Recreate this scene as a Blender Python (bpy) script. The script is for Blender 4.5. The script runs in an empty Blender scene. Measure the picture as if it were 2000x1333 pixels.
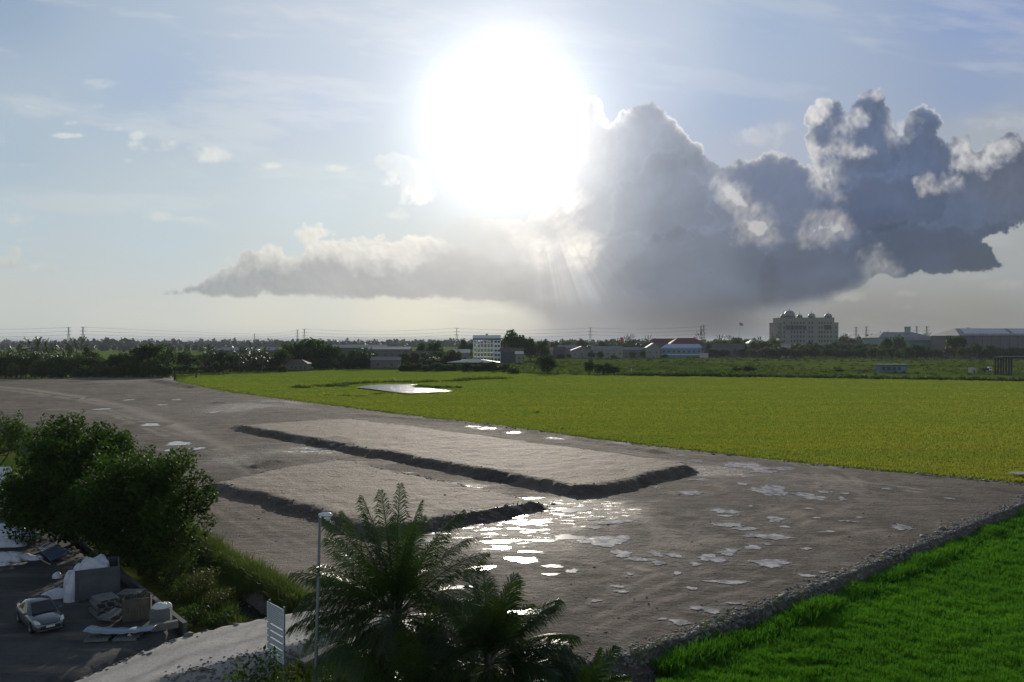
import bpy, bmesh, math, random
import numpy as np
from mathutils import Vector, Matrix
from mathutils.geometry import delaunay_2d_cdt

SC = bpy.context.scene
COL = SC.collection
rad = math.radians

# ------------------------------------------------------------------ camera
CAM_H, FPX = 17.0, 1556.0            # eye height (m); focal length in pixels of a 2000 px wide frame
HX, HY = 1000.0, 667.0               # principal point / horizon
cd = bpy.data.cameras.new('camera')
cam = bpy.data.objects.new('camera', cd)
COL.objects.link(cam)
cam.location = (0, 0, CAM_H)
cam.rotation_euler = (rad(90), 0, 0)
cd.sensor_width = 36.0
cd.lens = 36.0*FPX/2000.0
cd.clip_start = 0.5
cd.clip_end = 60000
SC.camera = cam

# ------------------------------------------------------------------ sun and exposure
SUN_EL, SUN_AZ = rad(15.2), rad(-0.4)        # azimuth measured from +Y towards +X
sun_dir = Vector((math.sin(SUN_AZ)*math.cos(SUN_EL), math.cos(SUN_AZ)*math.cos(SUN_EL), math.sin(SUN_EL)))
ld = bpy.data.lights.new('sun', 'SUN')
ld.energy = 3.6
ld.angle = rad(0.5)
ld.color = (1.0, 0.90, 0.76)
sun = bpy.data.objects.new('sun', ld)
COL.objects.link(sun)
sun.rotation_euler = sun_dir.to_track_quat('Z', 'Y').to_euler()
SC.view_settings.view_transform = 'Standard'
SC.view_settings.look = 'None'
SC.view_settings.gamma = 1.0
SC.view_settings.use_curve_mapping = False
SC.view_settings.exposure = 0.0

# ------------------------------------------------------------------ cloud layer of the sky, computed as noise
def srgb(c):
    c = np.asarray(c, float)/255.0
    return np.where(c <= 0.04045, c/12.92, ((c+0.055)/1.055)**2.4)

CX0, CX1, CY0, CY1, CST = -420.0, 2420.0, -280.0, 690.0, 1.5
gx = np.arange(CX0, CX1, CST); gy = np.arange(CY0, CY1, CST)
PX, PY = np.meshgrid(gx, gy)

def vnoise(X, Y, cell, seed):
    r = np.random.RandomState(seed)
    x = X/cell; y = Y/cell
    x -= x.min(); y -= y.min()
    g = r.rand(int(y.max())+3, int(x.max())+3)
    xi = x.astype(int); yi = y.astype(int)
    fx = x-xi; fy = y-yi
    fx = fx*fx*fx*(fx*(fx*6-15)+10); fy = fy*fy*fy*(fy*(fy*6-15)+10)
    a = g[yi, xi]*(1-fx)+g[yi, xi+1]*fx
    b = g[yi+1, xi]*(1-fx)+g[yi+1, xi+1]*fx
    return a*(1-fy)+b*fy

def fbm(X, Y, cell, seed, octs=5, gain=0.5):
    s = 0; a = 1; t = 0
    for o in range(octs):
        c, sn = math.cos(0.6*o), math.sin(0.6*o)
        s = s+a*vnoise(X*c-Y*sn, X*sn+Y*c, cell/2.03**o, seed+o*17); t += a; a *= gain
    return s/t

def worley(X, Y, cell, seed):
    r = np.random.RandomState(seed)
    x = X/cell; y = Y/cell
    x = x-x.min()+1; y = y-y.min()+1
    ny, nx = int(y.max())+3, int(x.max())+3
    jx = r.rand(ny, nx); jy = r.rand(ny, nx)
    xi = x.astype(int); yi = y.astype(int)
    d = np.full(x.shape, 9.0)
    for oy in (-1, 0, 1):
        for ox in (-1, 0, 1):
            cx = xi+ox; cy = yi+oy
            dd = (cx+jx[cy, cx]-x)**2+(cy+jy[cy, cx]-y)**2
            d = np.minimum(d, dd)
    return np.sqrt(d)

def poly_mask(pts, X, Y):
    m = np.zeros(X.shape, bool)
    n = len(pts); j = n-1
    for i in range(n):
        xi, yi = pts[i]; xj, yj = pts[j]
        c = ((yi > Y) != (yj > Y)) & (X < (xj-xi)*(Y-yi)/((yj-yi) or 1e-9)+xi)
        m ^= c; j = i
    return m.astype(float)

def blur(a, rpx):
    r = max(1, int(round(rpx/CST)))
    for ax in (0, 1, 0, 1, 0, 1):
        n = a.shape[ax]
        p = np.concatenate([np.repeat(a.take([0], ax), r+1, ax), a, np.repeat(a.take([n-1], ax), r, ax)], ax)
        c = np.cumsum(p, ax)
        a = (c.take(range(2*r+1, 2*r+1+n), ax)-c.take(range(0, n), ax))/(2*r+1)
    return a

def sstep(a, b, x):
    t = np.clip((x-a)/(b-a), 0, 1)
    return t*t*(3-2*t)

def idw(pts, X, Y, p=2.4):
    w = 0; s = 0
    for (x, y, c) in pts:
        k = 1.0/((((X-x)/1.0)**2+((Y-y)*1.5)**2)/1e4+0.25)**(p/2)
        w = w+k; s = s+k[..., None]*srgb(c)
    return s/w[..., None]

SX, SY = 985.0, 235.0          # where the sun stands in these coordinates
dsun = np.hypot(PX-SX, PY-SY)

veil = idw([(-350, 0, (150, 168, 196)), (0, 0, (148, 169, 193)), (300, 150, (165, 184, 208)), (600, 200, (186, 199, 218)), (0, 300, (170, 188, 203)),
            (0, 430, (184, 200, 208)), (320, 450, (188, 204, 211)), (600, 400, (196, 210, 216)), (0, 600, (195, 199, 194)), (250, 640, (202, 203, 196)),
            (500, 625, (210, 210, 198)), (800, 625, (220, 217, 198)), (1000, 640, (206, 204, 190)), (700, 30, (188, 200, 216)),
            (1000, 10, (188, 198, 215)), (1300, 60, (180, 194, 214)), (1300, 150, (176, 190, 212)), (1500, 60, (154, 174, 202)), (1450, 220, (150, 170, 200)),
            (1900, 30, (136, 158, 198)), (1900, 180, (140, 160, 194)), (1480, 290, (168, 175, 190)), (1930, 260, (165, 172, 180)),
            (1960, 480, (160, 164, 165)), (1900, 620, (152, 152, 146)), (1700, 630, (150, 150, 146)), (1400, 650, (140, 143, 146)), (2300, 600, (150, 150, 148)),
            (2300, 100, (132, 152, 192)), (2300, 350, (150, 160, 172))], PX, PY)
dark = idw([(1160, 300, (190, 190, 192)), (1200, 420, (160, 161, 166)), (1260, 250, (178, 180, 190)), (1330, 330, (150, 154, 168)), (1330, 450, (132, 138, 154)), (1480, 360, (118, 129, 156)),
            (1500, 520, (104, 115, 138)), (1420, 600, (108, 117, 133)), (1680, 250, (126, 138, 164)), (1760, 330, (114, 126, 154)), (1700, 420, (96, 111, 142)), (1850, 420, (102, 114, 136)),
            (1960, 360, (128, 128, 138)), (1800, 240, (118, 128, 152)), (1760, 500, (100, 113, 132)), (1900, 510, (112, 116, 126)), (1300, 560, (112, 120, 136)), (1240, 620, (122, 128, 138)), (1330, 655, (138, 140, 142)), (1100, 610, (166, 166, 168)),
            (1080, 520, (190, 188, 186)), (500, 565, (150, 154, 158)), (420, 565, (155, 159, 162)), (700, 545, (158, 160, 162)), (860, 560, (160, 161, 162)), (960, 560, (162, 162, 161)), (1040, 570, (160, 160, 160)),
            (960, 470, (208, 205, 200)), (1000, 430, (225, 222, 216)), (1600, 580, (116, 124, 140)), (60, 520, (190, 196, 196))], PX, PY)
lit = idw([(1000, 300, (255, 255, 250)), (800, 350, (248, 246, 238)), (500, 490, (222, 221, 213)), (700, 490, (230, 227, 217)), (850, 500, (236, 231, 220)), (300, 285, (222, 226, 222)),
           (400, 305, (222, 226, 224)), (0, 500, (206, 208, 203)), (1130, 480, (250, 242, 228)), (1150, 190, (255, 255, 252)), (1270, 200, (238, 240, 246)), (1400, 320, (226, 224, 222)), (1460, 380, (196, 192, 192)), (1600, 220, (214, 214, 214)),
           (1650, 290, (208, 204, 202)), (1690, 180, (214, 217, 224)), (1800, 206, (200, 204, 212)), (1950, 300, (196, 196, 198)), (1820, 360, (200, 198, 196)), (1480, 440, (186, 180, 176)),
           (1610, 440, (190, 186, 182)), (1700, 510, (168, 168, 168)), (1900, 620, (160, 158, 152)), (90, 525, (205, 207, 202))], PX, PY)

f1 = fbm(PX, PY, 90, 21, 6, 0.55); f2 = fbm(PX, PY*2.2, 150, 77, 6, 0.55)
f1 = fbm(PX, PY, 90, 21, 6, 0.55); f2 = fbm(PX, PY*2.2, 150, 77, 6, 0.55)
f3 = fbm(PX, PY, 34, 51, 4, 0.55)

wa1, wb1 = fbm(PX, PY, 80, 601, 3)-0.5, fbm(PX, PY, 80, 631, 3)-0.5
wa2, wb2 = fbm(PX, PY, 20, 661, 4, 0.6)-0.5, fbm(PX, PY, 20, 691, 4, 0.6)-0.5
def sdist(polys):
    """signed distance (pixels of the 2000 px frame, positive inside), on a coarse grid then resampled"""
    k = 3
    X, Y = PX[::k, ::k], PY[::k, ::k]
    best = np.full(X.shape, -1e9)
    for p in polys:
        d2 = np.full(X.shape, 1e18); n = len(p)
        for i in range(n):
            (x0, y0), (x1, y1) = p[i-1], p[i]
            ex, ey = x1-x0, y1-y0
            t = np.clip(((X-x0)*ex+(Y-y0)*ey)/(ex*ex+ey*ey+1e-9), 0, 1)
            d2 = np.minimum(d2, (X-x0-t*ex)**2+(Y-y0-t*ey)**2)
        d = np.sqrt(d2)*np.where(poly_mask(p, X, Y) > 0, 1, -1)
        best = np.maximum(best, d)
    yi = np.clip(np.arange(PX.shape[0])/k, 0, best.shape[0]-1.001); xi = np.clip(np.arange(PX.shape[1])/k, 0, best.shape[1]-1.001)
    y0 = yi.astype(int); x0 = xi.astype(int); fy = (yi-y0)[:, None]; fx = (xi-x0)[None]
    g = lambda a, b: best[np.ix_(a, b)]
    return (g(y0, x0)*(1-fx)+g(y0, x0+1)*fx)*(1-fy)+(g(y0+1, x0)*(1-fx)+g(y0+1, x0+1)*fx)*fy

# cauliflower edge: warped cells, in pixels of outward push
WX, WY = PX+30*wa1+10*wa2, PY+30*wb1+10*wb2
w0 = worley(WX, WY, 54, 3); w1 = worley(WX, WY, 27, 5); w2 = worley(WX, WY, 13, 9); w3 = worley(WX, WY, 6.5, 11)
billow = 16*(0.5-w0)+11*(0.5-w1)+7*(0.5-w2)+4*(0.5-w3)
f4 = fbm(PX, PY, 45, 811, 6, 0.62)-0.5
def field(polys, kb=1.0, kf=22.0, off=0.0):
    lo = sstep(600, 470, PY)*0.62+0.38
    return sdist(polys)+(kb*billow+kf*f4)*lo+off

right_mass = [(1095, 330), (1140, 190), (1160, 182), (1172, 200), (1170, 225), (1188, 250), (1210, 235), (1218, 218), (1250, 198), (1275, 198), (1290, 215), (1320, 240), (1345, 268),
              (1362, 280), (1378, 305), (1390, 325), (1418, 335), (1440, 318), (1475, 312), (1503, 300), (1520, 312), (1548, 308), (1572, 322), (1598, 345), (1590, 320),
              (1572, 270), (1574, 225), (1598, 200), (1640, 202), (1655, 222), (1668, 200), (1682, 185), (1708, 176), (1730, 190), (1738, 215), (1742, 250), (1760, 262),
              (1772, 235), (1778, 210), (1802, 205), (1825, 215), (1838, 240), (1822, 266), (1850, 285), (1868, 272), (1890, 272), (1902, 295), (1928, 280), (1958, 268), (1978, 262), (2010, 275),
              (2100, 290), (2200, 330), (2300, 400), (2120, 430), (2000, 432), (1958, 446), (1905, 470), (1925, 480), (1945, 500), (1958, 520), (1935, 530), (1880, 528), (1800, 532), (1745, 540), (1720, 535),
              (1672, 562), (1622, 585), (1560, 600), (1480, 612), (1380, 622), (1280, 640), (1180, 655), (1090, 640), (1010, 605), (960, 585),
              (860, 580), (800, 560), (830, 520), (850, 470), (880, 440), (920, 425), (970, 430), (1030, 430), (1060, 380)]
left_puffs = [[(320, 574), (395, 548), (430, 520), (480, 490), (520, 476), (550, 486), (585, 512), (600, 475), (640, 462), (700, 478), (760, 470), (820, 468), (880, 480), (960, 500), (1060, 520), (1080, 588), (900, 586), (700, 583), (560, 578), (420, 579)],
              [(575, 450), (620, 442), (660, 458), (640, 470), (590, 466)],
              [(735, 310), (775, 302), (830, 320), (850, 380), (830, 400), (790, 370), (750, 340)]]
holes = [[(1455, 432), (1500, 425), (1512, 450), (1480, 470), (1455, 455)], [(1590, 430), (1625, 425), (1650, 450), (1620, 462), (1580, 458)], [(1094, 372), (1112, 368), (1128, 392), (1116, 425), (1124, 455), (1162, 484), (1146, 508), (1116, 500), (1100, 470), (1106, 430)], [(1040, 390), (1075, 400), (1090, 440), (1070, 425), (1045, 410)],
         [(1008, 460), (1030, 462), (1062, 486), (1060, 510), (1040, 490)], [(1402, 360), (1440, 372), (1470, 410), (1450, 405), (1415, 385)], [(1600, 350), (1615, 320), (1640, 350), (1630, 370), (1608, 372)],
         [(1690, 505), (1720, 498), (1745, 525), (1700, 540)], [(1745, 225), (1770, 235), (1764, 268), (1750, 260)]]
litpatch = [[(1572, 230), (1590, 198), (1620, 193), (1612, 225), (1592, 255), (1598, 300), (1612, 330), (1610, 372), (1590, 350), (1574, 290)], [(1608, 250), (1640, 235), (1660, 215), (1692, 225), (1690, 248), (1660, 270), (1672, 290), (1696, 288), (1692, 305), (1630, 305), (1606, 300), (1622, 275)],
            [(1674, 188), (1708, 172), (1736, 196), (1700, 190)], [(1785, 206), (1805, 200), (1826, 208), (1806, 208)], [(1850, 285), (1872, 270), (1896, 276), (1898, 295), (1866, 296)], [(1905, 300), (1945, 272), (1985, 264), (2010, 272), (1990, 290), (1950, 300), (1925, 330), (1880, 322), (1850, 350), (1840, 340), (1860, 320)],
            [(1840, 340), (1880, 345), (1880, 370), (1840, 365)], [(1795, 350), (1820, 345), (1830, 370), (1800, 372)]]

d_main = field([right_mass], 0.9, 14, 2.0)
d_hole = field(holes, 0.8, 44, 2.0)
d_main = np.minimum(d_main, 14-d_hole)
d_lit = field(litpatch, 0.9, 40, 4.0)
d_left = field(left_puffs, 1.0, 44, 2.0)

def emboss(h, k):
    """brightness of slopes facing the sun"""
    h = blur(h, k)
    gy_, gx_ = np.gradient(h, CST)
    ux, uy = (SX-PX)/(dsun+1), (SY-PY)/(dsun+1)
    return -(gx_*ux+gy_*uy)

shape = (billow+70*f4)/40
emb = emboss(shape, 2.0)*16
emb_s = emboss(f1+0.012*billow, 7)*26

a_main = sstep(0.0, 4.5, d_main)*np.maximum(sstep(820, 1010, PX), sstep(440, 330, PY))
col = veil.copy()
# thin streaky cirrus
cir = fbm(PX+0.35*PY, PY*4.5-0.6*PX, 260, 301, 6, 0.58)
cirm = sstep(0.50, 0.78, cir)*(0.10+0.20*sstep(700, 200, PY)*sstep(1500, 200, PX)+0.16*sstep(1300, 1900, PX))
col = col+(cirm[..., None])*(lit-col)
# small fair-weather scraps: (x, y, half length, half height, strength)
for k, (x, y, rx, ry, s) in enumerate([(300, 285, 56, 19, 1.0), (275, 266, 24, 11, .8), (405, 303, 56, 17, 1.0), (385, 290, 26, 11, .7), (528, 322, 27, 8, .9), (135, 265, 32, 5, .8), (140, 240, 20, 5, .6), (248, 314, 14, 6, .6), (220, 253, 22, 6, .4), (58, 208, 9, 5, .5),
                                       (180, 165, 44, 13, .45), (175, 208, 40, 8, .35), (310, 425, 40, 11, .6), (370, 430, 40, 8, .4), (322, 497, 32, 11, .6), (245, 488, 24, 7, .4), (95, 525, 34, 17, 1.0), (20, 505, 34, 22, .9), (30, 425, 44, 16, .6), (60, 470, 30, 7, .4),
                                       (660, 328, 26, 8, .5), (770, 420, 36, 16, .5), (765, 350, 30, 20, .8), (800, 380, 34, 24, .9), (620, 455, 40, 10, .8), (1770, 575, 26, 10, .5), (1760, 600, 40, 9, .45), (1830, 590, 44, 9, .5), (1650, 578, 44, 13, .6), (1960, 560, 40, 12, .4), (1900, 540, 40, 8, .3), (1580, 592, 40, 10, .5), (1500, 640, 30, 8, .2),
                                       (2080, 560, 60, 16, .5), (-120, 520, 70, 24, .9), (-200, 420, 60, 14, .5), (930, 610, 60, 9, .3), (860, 600, 36, 6, .3), (1480, 270, 70, 20, .35), (1530, 250, 60, 16, .3), (1950, 240, 80, 22, .35)]):
    e = ((PX-x)/rx)**2+((PY-y)/ry)**2
    d = 0.85-e+f4*3.0+billow*0.02+(f2-0.5)*1.8
    a = sstep(0.0, 1.3, d)*sstep(5, 1.2, e)*s*0.85
    c = lit*(1+0.10*np.clip(emb, -1, 1))[..., None]*(0.97 if x < 1200 else 1.0)
    if 470 < y and x < 1200: c = c*(1-0.18*sstep(y-4, y+ry, PY))[..., None]
    col = col+(a[..., None])*(c-col)
# lit cumulus behind the dark band
a_left = sstep(0.0, 11, d_left)*(0.96-0.62*sstep(420, 380, PY))
dk = sstep(488, 552, PY+110*(f1-0.5)+60*f4+10*np.clip(emb_s, -1, 1)+70*sstep(760, 960, PX))
rimv = np.clip((0.80+0.26*emb+(f1-0.5)*0.8)*(1-dk)+dk*(0.04+0.06*emb+0.3*(f2-0.5))+0.4*np.exp(-np.clip(d_left, 0, 99)/7)*sstep(560, 500, PY), 0, 1.1)
c = dark*(1-rimv)[..., None]+lit*rimv[..., None]
col = col+a_left[..., None]*(c-col)
# the dark mass
r_sun = np.exp(-dsun/420)
toplit = sstep(640, 200, PY)
rim = np.exp(-np.clip(d_main-1, 0, 99)/(2.6+5*r_sun))*(0.25+0.95*toplit)*sstep(470, 330, PY+(PX < 1000)*60)
rim = rim+0.35*np.exp(-np.clip(d_main, 0, 99)/16)*toplit*sstep(480, 330, PY)*r_sun
rim = rim*(0.25+0.9*sstep(0.38, 0.62, fbm(PX, PY, 60, 401, 4)))
inner = np.clip(1+0.08*np.clip(emb_s, -2, 2)+0.09*np.clip(emb, -2, 2)*sstep(640, 250, PY)+0.40*(f2-0.5)+0.35*(f1-0.5), 0.7, 1.35)
dark = dark*(1-0.36*sstep(1100, 1330, PX))[..., None]
for poly_, kk in (([(1490, 640), (1470, 530), (1530, 475), (1600, 458), (1650, 478), (1700, 440), (1780, 428), (1850, 448), (1990, 436), (1970, 540), (1700, 575), (1600, 610)], .16),
                  ([(1150, 660), (1180, 550), (1240, 480), (1320, 446), (1400, 458), (1450, 430), (1500, 478), (1530, 560), (1490, 640)], .14), ([(1550, 430), (1610, 385), (1690, 345), (1790, 335), (1860, 372), (1850, 430), (1700, 460)], .14),
                  ([(1190, 460), (1210, 360), (1270, 300), (1330, 310), (1385, 360), (1400, 430), (1330, 470)], .08), ([(1630, 330), (1650, 240), (1690, 205), (1735, 230), (1760, 300), (1740, 350)], .10)):
    dl = field([poly_], 1.1, 40, 0)
    inner = inner*(1-kk*sstep(-4, 16, dl)*sstep(130, 10, dl)+0.10*np.exp(-((dl-2)/7)**2)*sstep(-6, 2, dl)*sstep(600, 420, PY))
c = dark*inner[..., None]*(1-sstep(1080, 1300, PX)[..., None]*np.array([.20, .07, -.09]))
lm = sstep(-6, 20, d_lit)*np.clip(0.72+0.40*emb+1.4*(f1-0.5)+0.8*f4, 0.0, 1.0)
c = c+lm[..., None]*(lit-c)
hr = sstep(-26, 4, d_hole)*np.clip(0.35+0.3*emb, 0, 0.7)
c = c+hr[..., None]*(lit-c)
c = c+np.clip(rim, 0, 1)[..., None]*(lit*1.05-c)
hole_c = lit*(0.93+0.10*np.clip(emb, -1, 1))[..., None]
inhole = sstep(0, 22, d_hole)*0.75
col = col+inhole[..., None]*(hole_c-col)
soft_low = sstep(-10, 26, d_main)
a_main = a_main*(1-sstep(520, 600, PY))+soft_low*sstep(520, 600, PY)
col = col+a_main[..., None]*(c-col)
# rain curtain and sunbeams below the dark mass
ang = np.arctan2(PX-1040, PY-330)
rays = vnoise(ang*100, ang*0+3, 4.5, 8)*0.65+vnoise(ang*100, ang*0+3, 1.9, 18)*0.35
wr = sstep(-0.05, 0.16, ang)*sstep(0.95, 0.30, ang)*sstep(430, 520, PY)*sstep(690, 560, PY)
col = col*(1+0.48*(rays-0.38)*wr)[..., None]
low = sstep(1020, 1140, PX)*sstep(1560, 1380, PX)*sstep(560, 622, PY)*0.96
lc = dark*(0.72+0.10*(f2-0.5))[..., None]*np.array([.96, 1.0, 1.06])
col = col+low[..., None]*(lc-col)
rain = np.exp(-((PX-1130)/110)**2)*sstep(575, 640, PY)*0.55
rc = srgb((140, 141, 145))
col = col+rain[..., None]*(rc-col)
col = col*(1-0.24*sstep(540, 640, PY)*sstep(1200, 1450, PX))[..., None]
alpha = np.ones(PX.shape)*0.99
edge = sstep(CX0, CX0+150, PX)*sstep(CX1, CX1-150, PX)*sstep(CY0, CY0+160, PY)
alpha = alpha*edge
H_, W_ = PX.shape
buf = np.ones((H_, W_, 4), np.float32)
buf[..., :3] = np.clip(col, 0, 4)
buf[..., 3] = alpha
buf = buf[::-1]
img = bpy.data.images.new('cloud_layer', W_, H_, alpha=True, float_buffer=True)
img.colorspace_settings.name = 'Non-Color'
img.alpha_mode = 'CHANNEL_PACKED'
img.pixels.foreach_set(np.ascontiguousarray(buf, np.float32).ravel())
img.update()
img.pack()

# ------------------------------------------------------------------ world
world = bpy.data.worlds.new('World')
SC.world = world
world.use_nodes = True
nt = world.node_tree
nt.nodes.clear()
def wn(t, **k):
    n = nt.nodes.new(t)
    for a, b in k.items(): setattr(n, a, b)
    return n
def wmath(op, a, b=None, c=None):
    n = wn('ShaderNodeMath', operation=op)
    for i, v in enumerate((a, b, c)):
        if v is None: continue
        if isinstance(v, (int, float)): n.inputs[i].default_value = v
        else: nt.links.new(v, n.inputs[i])
    return n.outputs[0]
SKY_STRENGTH = 0.14
sky = wn('ShaderNodeTexSky', sky_type='NISHITA', sun_disc=False)
sky.sun_elevation = SUN_EL
sky.sun_rotation = SUN_AZ
sky.air_density = 1.0; sky.dust_density = 0.8; sky.ozone_density = 1.2
tc = wn('ShaderNodeTexCoord')
sep = wn('ShaderNodeSeparateXYZ')
nt.links.new(tc.outputs['Generated'], sep.inputs[0])
yy = wmath('MAXIMUM', sep.outputs['Y'], 0.02)
u = wmath('DIVIDE', sep.outputs['X'], yy)
v = wmath('DIVIDE', sep.outputs['Z'], yy)
U = wmath('MULTIPLY_ADD', u, FPX/(CX1-CX0), (HX-CX0)/(CX1-CX0))
V = wmath('MULTIPLY_ADD', v, FPX/(CY1-CY0), (CY1-HY)/(CY1-CY0))
comb = wn('ShaderNodeCombineXYZ')
nt.links.new(U, comb.inputs[0]); nt.links.new(V, comb.inputs[1])
it = wn('ShaderNodeTexImage', image=img, extension='CLIP', interpolation='Cubic')
nt.links.new(comb.outputs[0], it.inputs[0])
front = wmath('GREATER_THAN', sep.outputs['Y'], 0.05)
fac = wmath('MULTIPLY', it.outputs['Alpha'], front)
cl = wn('ShaderNodeVectorMath', operation='SCALE')
nt.links.new(it.outputs['Color'], cl.inputs[0]); cl.inputs['Scale'].default_value = 1.0/SKY_STRENGTH
mx = wn('ShaderNodeMix', data_type='RGBA')
# thin even cloud veil over the whole sky takes some of the blue out
bw = wn('ShaderNodeRGBToBW'); nt.links.new(sky.outputs[0], bw.inputs[0])
thin = wn('ShaderNodeMix', data_type='RGBA'); thin.inputs['Factor'].default_value = 0.35
nt.links.new(sky.outputs[0], thin.inputs['A']); nt.links.new(bw.outputs[0], thin.inputs['B'])
nt.links.new(fac, mx.inputs['Factor']); nt.links.new(thin.outputs['Result'], mx.inputs['A']); nt.links.new(cl.outputs[0], mx.inputs['B'])
# aureole round the sun seen through thin cloud
dt = wn('ShaderNodeVectorMath', operation='DOT_PRODUCT')
nrm = wn('ShaderNodeVectorMath', operation='NORMALIZE')
nt.links.new(tc.outputs['Generated'], nrm.inputs[0])
nt.links.new(nrm.outputs[0], dt.inputs[0]); dt.inputs[1].default_value = sun_dir
th = wmath('ARCCOSINE', wmath('MINIMUM', dt.outputs['Value'], 0.999999))
tg = wmath('DIVIDE', th, rad(5.7))
g1 = wmath('ADD', wmath('MULTIPLY', wmath('EXPONENT', wmath('MULTIPLY', wmath('MULTIPLY', tg, tg), -1.0)), 0.62), wmath('MULTIPLY', wmath('EXPONENT', wmath('MULTIPLY', th, -1/rad(1.2))), 9.0))
g2 = wmath('MULTIPLY', wmath('EXPONENT', wmath('MULTIPLY', th, -1/rad(8.0))), 0.46)
g = wmath('DIVIDE', wmath('ADD', g1, g2), SKY_STRENGTH)
gc = wn('ShaderNodeVectorMath', operation='SCALE')
gc.inputs[0].default_value = (1.0, 0.99, 0.96)
nt.links.new(g, gc.inputs['Scale'])
ad = wn('ShaderNodeVectorMath', operation='ADD')
nt.links.new(mx.outputs['Result'], ad.inputs[0]); nt.links.new(gc.outputs[0], ad.inputs[1])
bg = wn('ShaderNodeBackground')
bg.inputs['Strength'].default_value = SKY_STRENGTH
nt.links.new(ad.outputs[0], bg.inputs['Color'])
wo = wn('ShaderNodeOutputWorld')
nt.links.new(bg.outputs[0], wo.inputs['Surface'])
world.cycles.sampling_method = 'MANUAL'
world.cycles.sample_map_resolution = 1024

# ------------------------------------------------------------------ haze-free helpers
R = random.Random(7)
NR = np.random.RandomState(7)
ZB = -1.2                                   # level of the low ground round the raised site

def G(px, py, z=0.0):
    D = (CAM_H-z)*FPX/(py-HY)
    return ((px-HX)/FPX*D, D)
def XW(px, D): return (px-HX)/FPX*D
def ZW(py, D): return CAM_H+(HY-py)*D/FPX

class NT:
    def __init__(s, name):
        s.m = bpy.data.materials.new(name); s.m.use_nodes = True
        s.t = s.m.node_tree; s.t.nodes.clear()
        s.out = s.n('ShaderNodeOutputMaterial')
        s.geo = None
    def n(s, t, **k):
        x = s.t.nodes.new(t)
        for a, b in k.items(): setattr(x, a, b)
        return x
    def set(s, sock, v):
        if v is None: return
        if hasattr(v, 'is_linked'): s.t.links.new(v, sock)
        else:
            if isinstance(v, (tuple, list)) and len(v) == 3 and sock.type == 'RGBA': v = (*v, 1)
            sock.default_value = v
    def pos(s, obj=False):
        if obj: return s.n('ShaderNodeTexCoord').outputs['Object']
        if s.geo is None: s.geo = s.n('ShaderNodeNewGeometry')
        return s.geo.outputs['Position']
    def scale(s, vec, sc, rot=0.0):
        mp = s.n('ShaderNodeMapping'); s.set(mp.inputs['Vector'], vec)
        mp.inputs['Scale'].default_value = sc; mp.inputs['Rotation'].default_value = (0, 0, rot)
        return mp.outputs[0]
    def noise(s, scale, detail=4, rough=0.55, vec=None, dist=0.0, color=False):
        x = s.n('ShaderNodeTexNoise'); s.set(x.inputs['Vector'], vec if vec is not None else s.pos())
        x.inputs['Scale'].default_value = scale; x.inputs['Detail'].default_value = detail
        x.inputs['Roughness'].default_value = rough; x.inputs['Distortion'].default_value = dist
        return x.outputs['Color' if color else 'Fac']
    def voro(s, scale, vec=None, feature='F1'):
        x = s.n('ShaderNodeTexVoronoi', feature=feature); s.set(x.inputs['Vector'], vec if vec is not None else s.pos())
        x.inputs['Scale'].default_value = scale
        return x.outputs['Distance']
    def math(s, op, a, b=None, c=None, clamp=False):
        x = s.n('ShaderNodeMath', operation=op, use_clamp=clamp)
        for i, v in enumerate((a, b, c)): s.set(x.inputs[i], v)
        return x.outputs[0]
    def map(s, v, a, b, c=0.0, d=1.0):
        x = s.n('ShaderNodeMapRange'); s.set(x.inputs['Value'], v)
        for k, q in zip(('From Min', 'From Max', 'To Min', 'To Max'), (a, b, c, d)): x.inputs[k].default_value = q
        return x.outputs[0]
    def mix(s, f, a, b, blend='MIX'):
        x = s.n('ShaderNodeMix', data_type='RGBA', blend_type=blend)
        s.set(x.inputs['Factor'], f); s.set(x.inputs['A'], a); s.set(x.inputs['B'], b)
        return x.outputs['Result']
    def attr(s, name):
        return s.n('ShaderNodeAttribute', attribute_name=name).outputs['Fac']
    def bump(s, h, strength=0.5, dist=0.1, nrm=None):
        x = s.n('ShaderNodeBump'); s.set(x.inputs['Height'], h)
        x.inputs['Strength'].default_value = strength; x.inputs['Distance'].default_value = dist
        if nrm is not None: s.set(x.inputs['Normal'], nrm)
        return x.outputs[0]
    def bsdf(s, col, rough=0.8, spec=0.3, metal=0.0, nrm=None, **k):
        b = s.n('ShaderNodeBsdfPrincipled')
        s.set(b.inputs['Base Color'], col); s.set(b.inputs['Roughness'], rough)
        s.set(b.inputs['Specular IOR Level'], spec); s.set(b.inputs['Metallic'], metal)
        if nrm is not None: s.set(b.inputs['Normal'], nrm)
        for a, v in k.items(): s.set(b.inputs[a], v)
        return b.outputs[0]
    def done(s, sh):
        s.t.links.new(sh, s.out.inputs['Surface']); return s.m

M = {}
def plain(name, col, rough=0.7, metal=0.0, spec=0.3, var=0.25, sc=2.0, bump=0.15):
    """one weathered material: two tones of the same colour, streaks and a little relief"""
    t = NT(name)
    p = t.pos(True)
    n = t.noise(sc, 6, 0.6, p)
    n2 = t.noise(sc*7, 4, 0.6, p)
    f = t.math('MULTIPLY_ADD', n2, 0.4, t.math('MULTIPLY', n, 0.6))
    c = t.mix(t.map(f, 0.3, 0.7), tuple(x*(1-var) for x in col), tuple(min(1, x*(1+var)) for x in col))
    M[name] = t.done(t.bsdf(c, t.map(n2, 0.2, 0.8, max(0.03, rough-0.12), min(1, rough+0.12)), spec, metal, t.bump(n2, bump, 0.02)))
    return M[name]

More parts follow.
